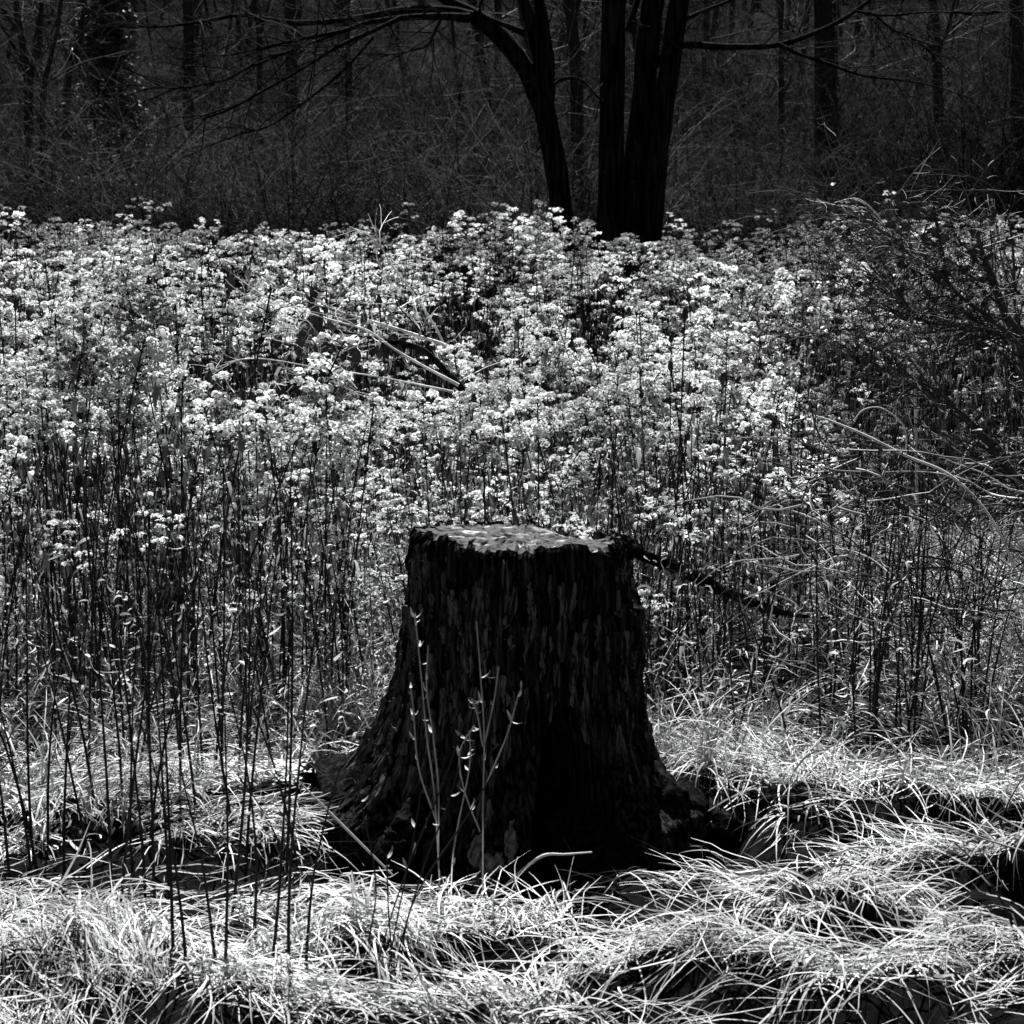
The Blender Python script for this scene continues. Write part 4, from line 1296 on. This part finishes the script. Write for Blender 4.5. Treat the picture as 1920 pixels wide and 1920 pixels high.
M['sap'] = mat('sapling_bark', 0.10, 0.30, 0.5, 0.3, 30, spec=0.4)
sapling('thin budding sapling in front of the left half of the stump face',
        [[(830, 1760, 6, -.25), (815, 1500, 5), (800, 1380, 4), (790, 1270, 4), (783, 1200, 3), (776, 1150, 2.5)], [(822, 1600, 5, -.1), (822, 1480, 4), (812, 1380, 4), (800, 1290, 3), (803, 1210, 2)],
         [(818, 1540, 3), (785, 1440, 3), (775, 1330, 2), (770, 1290, 2)], [(845, 1740, 5, -.25), (850, 1600, 4), (880, 1440, 3), (880, 1370, 2)]], 4.75, 26, 5, M['sap'])
sapling('thin budding sapling in front of the middle of the stump face',
        [[(905, 1720, 5, -.2), (906, 1500, 5), (908, 1380, 4), (902, 1280, 4), (896, 1200, 3), (893, 1165, 2)], [(907, 1400, 3), (925, 1320, 3), (935, 1250, 2)], [(905, 1400, 3), (895, 1340, 2), (884, 1310, 2)],
         [(900, 1560, 3), (870, 1480, 3), (862, 1410, 2), (890, 1360, 1.5)], [(912, 1470, 3), (950, 1380, 4), (970, 1310, 3), (978, 1292, 2)]], 4.8, 24, 9, M['sap'])
sapling('bundle of thin dark stems fanning up from the bottom edge left of centre',
        [[(680, 1960, 10, -.1), (710, 1800, 8), (760, 1640, 6), (830, 1470, 4), (880, 1330, 3)], [(730, 1960, 10, -.1), (745, 1800, 8), (790, 1640, 6), (835, 1520, 4), (860, 1440, 3)],
         [(745, 1960, 8), (752, 1800, 6), (780, 1680, 5), (870, 1540, 3), (930, 1440, 2)], [(710, 1960, 9), (738, 1760, 7), (770, 1600, 5), (790, 1480, 3)], [(725, 1960, 7), (735, 1820, 6), (728, 1700, 5), (725, 1600, 4)],
         [(672, 1960, 8), (690, 1780, 6), (705, 1660, 5), (680, 1520, 3), (664, 1440, 2)]], 4.25, 20, 13, M['stem'])
# fluffy seed head on a stem by the left root
pq = hit(550, 1660, 0.0)
sw = link('seed_weed', m_stem[3])
sw.location = (pq[0], pq[1], 0.0)
sw.scale = (0.9, 0.9, 0.30)
tag(sw, 'short weed with one ragged pale seed head beside the left root of the stump', 'weed')
mb = MB()
gg = np.random.default_rng(8)
C = gg.normal(size=(110, 3)) * [0.026, 0.026, 0.05] + np.array([0, 0, 1.0])
V, Q = fluff_quads(C, 0.014, gg, 0.5)
mb.add(V, Q)
mb.build('seed_head', M['fluff'], sw, smooth=False)

# ------------------------------------------------------------------ grass and straw
def blades(x, y, z, az, pitch, L, w, bend, g, S=7, lay=None, power=1.2, swirl=0.5, twist=0.5):
    N = len(x)
    P = np.zeros((N, S + 1, 3))
    P[:, 0] = np.stack([x, y, z], -1)
    a = az.copy()
    da = g.normal(size=N) * swirl / S
    step = L / S
    kink = g.random(N) < 0.25
    ks = g.integers(2, S, N)
    for i in range(S):
        s = (i + 0.5) / S
        p = pitch - bend * s ** power
        p = np.maximum(p, -1.45)
        a = a + da + g.normal(size=N) * 0.06 + np.where(kink & (ks == i), g.normal(size=N) * 0.5, 0)
        d = np.stack([np.cos(p) * np.cos(a), np.cos(p) * np.sin(a), np.sin(p)], -1)
        P[:, i + 1] = P[:, i] + d * step[:, None]
        if lay is not None:
            gz = H(P[:, i + 1, 0], P[:, i + 1, 1]) + lay
            P[:, i + 1, 2] = np.maximum(P[:, i + 1, 2], gz)
    t = np.gradient(P, axis=1)
    t /= np.linalg.norm(t, axis=2, keepdims=True) + 1e-9
    side = np.cross(t, np.array([0, 0, 1.0]))
    side /= np.linalg.norm(side, axis=2, keepdims=True) + 1e-6
    up = np.cross(side, t)
    tw = (g.normal(size=N) * twist)[:, None] + np.linspace(0, 1, S + 1)[None] * (g.normal(size=N) * twist * 1.5)[:, None]
    wd = side * np.cos(tw)[..., None] + up * np.sin(tw)[..., None]
    s = np.linspace(0, 1, S + 1)
    prof = np.minimum(1, 0.55 + s * 2) * np.clip(1.02 - s, 0.03, 1) ** 0.55
    hw = (w[:, None] * 0.5 * prof[None])[..., None]
    V = np.stack([P - wd * hw, P + wd * hw], 2).reshape(-1, 3)
    idx = np.arange(N * (S + 1) * 2).reshape(N, S + 1, 2)
    Q = np.stack([idx[:, :-1, 0], idx[:, :-1, 1], idx[:, 1:, 1], idx[:, 1:, 0]], -1).reshape(-1, 4)
    return V, Q


g = np.random.default_rng(555)


def stump_block(x, y):
    r = np.hypot(x - STX, y - STY)
    t = np.arctan2(y - STY, x - STX)
    b = r < stump_r(t, np.zeros_like(r), False) + 0.02
    for p in np.concatenate(ROOTPTS[:3]):
        b |= np.hypot(x - p[0], (y - p[1] + 0.05) * 0.7) < 0.075
    return b


# matted straw over the foreground
def flow(x, y):
    f = fbm(x * 1.1 + 5, y * 1.1, 301, 2)
    return (f - 0.5) * 3.4 + np.where(vn(x * 2.3, y * 2.3, 305) > 0.5, 0.0, math.pi) - 0.35


n = 52000
y = g.uniform(3.35, 6.4, n)
x = g.uniform(-0.275, 0.275, n) * y
hgt0 = H(x, y)
slope = (H(x, y + 0.03) - H(x, y - 0.03)) / 0.06
front = np.exp(-((x - STX - 0.05) / 0.5) ** 2 - ((y - 4.97) / 0.25) ** 2)
wgt = 1 - 0.95 * front
wgt *= np.where(slope > 0.6, 0.06, np.where(slope > 0.3, 0.35, 1.0))
wgt *= np.clip(np.where((x < -0.15) | (y < 4.35), 0.5, 0.16) + hgt0 * 11, 0.05, 1)
for cx, cy, hh, rx, rf, rb, tl in MOUNDS:
    dx = x - cx
    dy = y - cy - tl * dx
    if cy < 4.42: continue
    wgt *= 1 - 0.95 * np.exp(-(dx / (rx * 0.9)) ** 4 - ((dy + 2.1 * rf) / (1.6 * rf)) ** 4)
wgt *= np.clip(1.25 - (y - 5.4) * 0.9, 0.25, 1)
wgt *= np.clip(0.2 + 2.0 * (fbm(x * 3.0, y * 3.0, 88, 3) - 0.3), 0.05, 1)
for vx, vy, va, vb in VOIDS:
    wgt *= 1 - 0.97 * np.exp(-((x - vx) / va) ** 4 - ((y - vy) / vb) ** 4)
kp = (g.random(n) < wgt) & ~stump_block(x, y)
x, y = x[kp], y[kp]
n = len(x)
lay = np.abs(g.normal(size=n)) * 0.032 + 0.004
az = flow(x, y) + g.normal(size=n) * 0.7
mb = MB()
V, Q = blades(x, y, H(x, y) + lay * 0.6, az, g.uniform(-0.15, 0.45, n), g.uniform(0.03, 0.30, n), g.uniform(0.0022, 0.0068, n), g.uniform(0.0, 1.0, n), g, 7, lay, 1.0, 0.5, 0.35)
mb.add(V, Q)
tag(mb.build('straw', M['straw']), 'matted bleached straw lying over the foreground mounds', 'straw', kind='stuff')

# straw curtains hanging over the front of the mounds, thin grass between the weeds
mb = MB()
for cx, cy, hh, rx, rf, rb, tl in MOUNDS:
    for fan in range(int(3 * rx / 0.2) + 2):
        n = int(g.integers(6, 22))
        dx = g.normal() * rx * 0.6 + g.normal(size=n) * 0.035
        x = cx + dx
        y = cy + tl * dx + g.uniform(0.0, 1.2) * rf + g.normal(size=n) * 0.03
        ok = ~stump_block(x, y)
        x, y = x[ok], y[ok]
        n = len(x)
        az = g.choice([-0.35, -0.7, -1.5, -2.5]) + g.normal() * 0.4 + g.normal(size=n) * 0.42
        V, Q = blades(x, y, H(x, y) + g.uniform(0, 0.03, n), az, g.uniform(-0.2, 0.4, n), g.uniform(0.08, 0.25, n), g.uniform(0.0025, 0.007, n), g.uniform(0.6, 1.6, n), g, 7, np.abs(g.normal(size=n)) * 0.02, 0.9, 0.6, 0.4)
        mb.add(V, Q)
n = 21000
y = np.sqrt(g.uniform(5.5 ** 2, 10.0 ** 2, n))
x = g.uniform(-0.285, 0.285, n) * y
ok = ~stump_block(x, y) & (g.random(n) < np.clip(0.25 + 1.8 * (fbm(x * 1.7, y * 1.7, 93, 3) - 0.3), 0.05, 1))
x, y = x[ok], y[ok]
n = len(x)
V, Q = blades(x, y, H(x, y), g.uniform(0, 6.28, n), g.uniform(0.3, 1.5, n), g.uniform(0.12, 0.50, n), g.uniform(0.003, 0.008, n), g.uniform(0.4, 2.4, n), g, 6, np.full(n, 0.005), 1.1, 0.8, 0.5)
mb.add(V, Q, m=np.repeat(g.choice([0, 0, 1], n), 6))
tag(mb.build('grass', [M['straw'], M['straw_dim']]), 'dry grass hanging over the mounds and growing between the weeds', 'grass', kind='stuff')

# curled pale leaves and broken bits caught among the stems
n = 26000
y = np.sqrt(g.uniform(5.3 ** 2, 11 ** 2, n))
x = g.uniform(-0.285, 0.285, n) * y
ok = ~stump_block(x, y) & ((x / y < 0.11) | (g.random(n) < 0.35))
x, y = x[ok], y[ok]
n = len(x)
z = H(x, y) + np.abs(g.normal(size=n)) * np.where(g.random(n) < 0.4, 0.02, 0.32)
C = np.stack([x, y, z], -1)
V, Q = blades(x, y, z, g.uniform(0, 6.28, n), g.uniform(-0.6, 0.9, n), g.uniform(0.02, 0.07, n), g.uniform(0.004, 0.013, n), g.uniform(-2.0, 3.0, n), g, 4, np.full(n, 0.004), 1.0, 1.5, 0.6)
mb = MB()
mb.add(V, Q)
tag(mb.build('leaf_litter', M['leaf_dry']), 'curled dry leaves and broken bits caught among the weed stems', 'leaf litter', kind='stuff')


# tussocks one can tell apart
def tussock(px, py, z, n, L, spread, label, lean=None, m='straw', w=(0.003, 0.008), up=(0.35, 1.4), bend=(0.8, 2.6)):
    p = hit(px, py, z)
    z0 = float(H(p[0], p[1]))
    o = empty('grass_tussock', (p[0], p[1], z0))
    tag(o, label, 'grass tussock')
    n = int(n * 0.45)
    nf = max(3, n // 16)                          # blades grow in small fans, each with its own lean
    fa, fr = g.uniform(0, 6.28, nf), np.abs(g.normal(size=nf)) * spread * 1.5
    faz = fa + g.normal(size=nf) * 0.9
    if lean is not None:
        faz = np.where(g.random(nf) < 0.7, lean + g.normal(size=nf) * 0.6, faz)
    fL = g.uniform(0.5, 1.2, nf)
    f = g.integers(0, nf, n)
    x = p[0] + fr[f] * np.cos(fa[f]) + g.normal(size=n) * 0.012
    y = p[1] + fr[f] * np.sin(fa[f]) * 0.8 + g.normal(size=n) * 0.012
    az = faz[f] + g.normal(size=n) * 0.35
    L = L * fL[f]
    k = ~stump_block(x, y)
    k[0] = True
    x, y, az, L = x[k], y[k], az[k], L[k]
    n = len(x)
    V, Q = blades(x, y, H(x, y) - 0.005, az, g.uniform(*up, n), 0.72 * L * g.uniform(0.4, 1.15, n), g.uniform(*w, n), g.uniform(*bend, n), g, 9, np.full(n, 0.006), 1.25, 0.35, 0.35)
    mb = MB()
    mb.add(V - np.array(o.location), Q)
    mb.build('blades', M[m], o)['kind'] = 'stuff'


tussock(110, 1690, 0.16, 700, 0.62, 0.09, 'pale grass tussock arching over a black hollow at the left edge', -0.9, bend=(1.6, 3.0))
tussock(60, 1540, 0.08, 260, 0.40, 0.10, 'bright upright grass tussock behind the arching one at the left edge')
tussock(210, 1500, 0.10, 260, 0.40, 0.10, 'bleached grass tussock threaded by black stalks at left')
tussock(360, 1480, 0.05, 220, 0.35, 0.10, 'ragged grass tussock between the black stalks and the left root')
tussock(650, 1340, 0.05, 460, 0.50, 0.08, 'soft grey grass tussock against the left flank of the stump', m='straw', up=(0.7, 1.5), bend=(0.6, 2.6), w=(0.003, 0.007))
tussock(560, 1400, 0.03, 120, 0.34, 0.08, 'thin grass tussock behind the long left root', m='straw')
tussock(660, 1800, 0.12, 420, 0.42, 0.10, 'big white grass tussock at the bottom edge left of centre', bend=(1.4, 2.8))
tussock(800, 1880, 0.08, 220, 0.36, 0.06, 'grass tussock bowing to the right beside the dark stem bundle', 0.0, bend=(1.4, 2.6))
tussock(500, 1780, 0.05, 200, 0.36, 0.10, 'loose grass tussock between the thin black foreground stalks')
tussock(1330, 1430, 0.08, 420, 0.50, 0.08, 'grass tussock falling over the right root of the stump', -0.9, bend=(1.2, 2.6))
tussock(1260, 1370, 0.05, 480, 0.50, 0.07, 'bright grass tussock tight against the right flank of the stump', up=(0.7, 1.5), bend=(0.6, 2.6), w=(0.003, 0.007))
tussock(1430, 1360, 0.05, 240, 0.36, 0.10, 'bleached grass tussock below the black stalks at right')
tussock(1560, 1420, 0.08, 240, 0.36, 0.12, 'wide grass tussock behind the right hand straw mounds')
tussock(1720, 1340, 0.05, 200, 0.40, 0.10, 'hazy grey grass tussock under the fallen twigs at right', m='straw_dim')
tussock(1870, 1400, 0.05, 220, 0.40, 0.12, 'grass tussock at the right edge under the shrub')
tussock(1690, 1590, 0.18, 320, 0.36, 0.07, 'grass tussock roofing the black hollow in the right hand mounds', -0.6, bend=(1.6, 2.8), up=(0.3, 1.1))
tussock(1000, 1690, 0.03, 90, 0.26, 0.03, 'small bent tuft hanging off a broken stem before the stump', -1.2, bend=(1.8, 3.0))
tussock(1860, 1500, 0.12, 180, 0.34, 0.08, 'grass tussock on the crest of the mound at the right edge', -1.0)

# broken pale stem bent over in front of the stump
pz = hit(880, 1725, 0.05)
bs = empty('broken_stem', (pz[0], pz[1], float(H(pz[0], pz[1]))))
tag(bs, 'pale broken stem bent over in front of the stump like a tent pole', 'stem')
limb(bs, 'stem', [(870, 1740, 8), (910, 1700, 7), (960, 1650, 7), (1015, 1606, 6), (1060, 1602, 4), (1110, 1598, 3)], 4.75, M['straw'], n=24, k=6, seed=95)
pz = hit(660, 1590, 0.1)
bs = empty('broken_stem', (pz[0], pz[1], float(H(pz[0], pz[1]))))
tag(bs, 'long straight pale stem slanting across the left root of the stump', 'stem')
limb(bs, 'stem', [(530, 1435, 3.5), (590, 1495, 4), (640, 1545, 5), (700, 1605, 5), (735, 1640, 4)], 4.85, M['straw'], n=20, k=6, seed=96)
pz = hit(100, 1860, 0.05)
bs = empty('broken_stem', (pz[0], pz[1], float(H(pz[0], pz[1]))))
tag(bs, 'long pale stem lying flat across the bottom left corner', 'stem')
limb(bs, 'stem', [(-20, 1850, 6), (100, 1854, 6), (220, 1864, 5), (300, 1878, 4)], 4.2, M['straw'], n=20, k=6, seed=97)
pz = hit(1850, 1580, 0.15)
bs = empty('broken_stem', (pz[0], pz[1], float(H(pz[0], pz[1]))))
tag(bs, 'pale straight stem poking out over the right hand mound to the edge', 'stem')
limb(bs, 'stem', [(1700, 1540, 4), (1780, 1552, 4), (1850, 1575, 4), (1940, 1602, 4)], 4.85, M['straw'], n=20, k=6, seed=98)

# fallen leaves
for px, py, z, s, lab in ((1045, 1703, 0.06, 1.0, 'smooth grey fallen leaf in the dark hollow in front of the stump'), (915, 1905, 0.06, 0.9, 'pale fallen leaf at the bottom edge below the stump'), (170, 1895, 0.06, 0.9, 'folded grey leaf near the bottom left corner'),
                          (1790, 1830, 0.16, 0.6, 'curled dead leaf on the straw at lower right'), (1600, 1775, 0.14, 0.7, 'dull curled leaf on the straw ridge right of centre')):
    p = hit(px, py, z)
    o = link('fallen_leaf', leaf_grey[len(lab) % 3])
    o.location = (p[0], p[1], max(z, float(H(p[0], p[1])) + 0.03))
    o.rotation_euler = (1.3, 0.2, g.uniform(0.8, 2.2))
    o.scale = (s, s, s)
    tag(o, lab, 'leaf')
print('objects', len(SC.objects), 'tris', sum(len(o.data.loop_triangles) or sum(len(p.vertices) - 2 for p in []) for o in SC.objects if o.type == 'MESH'))
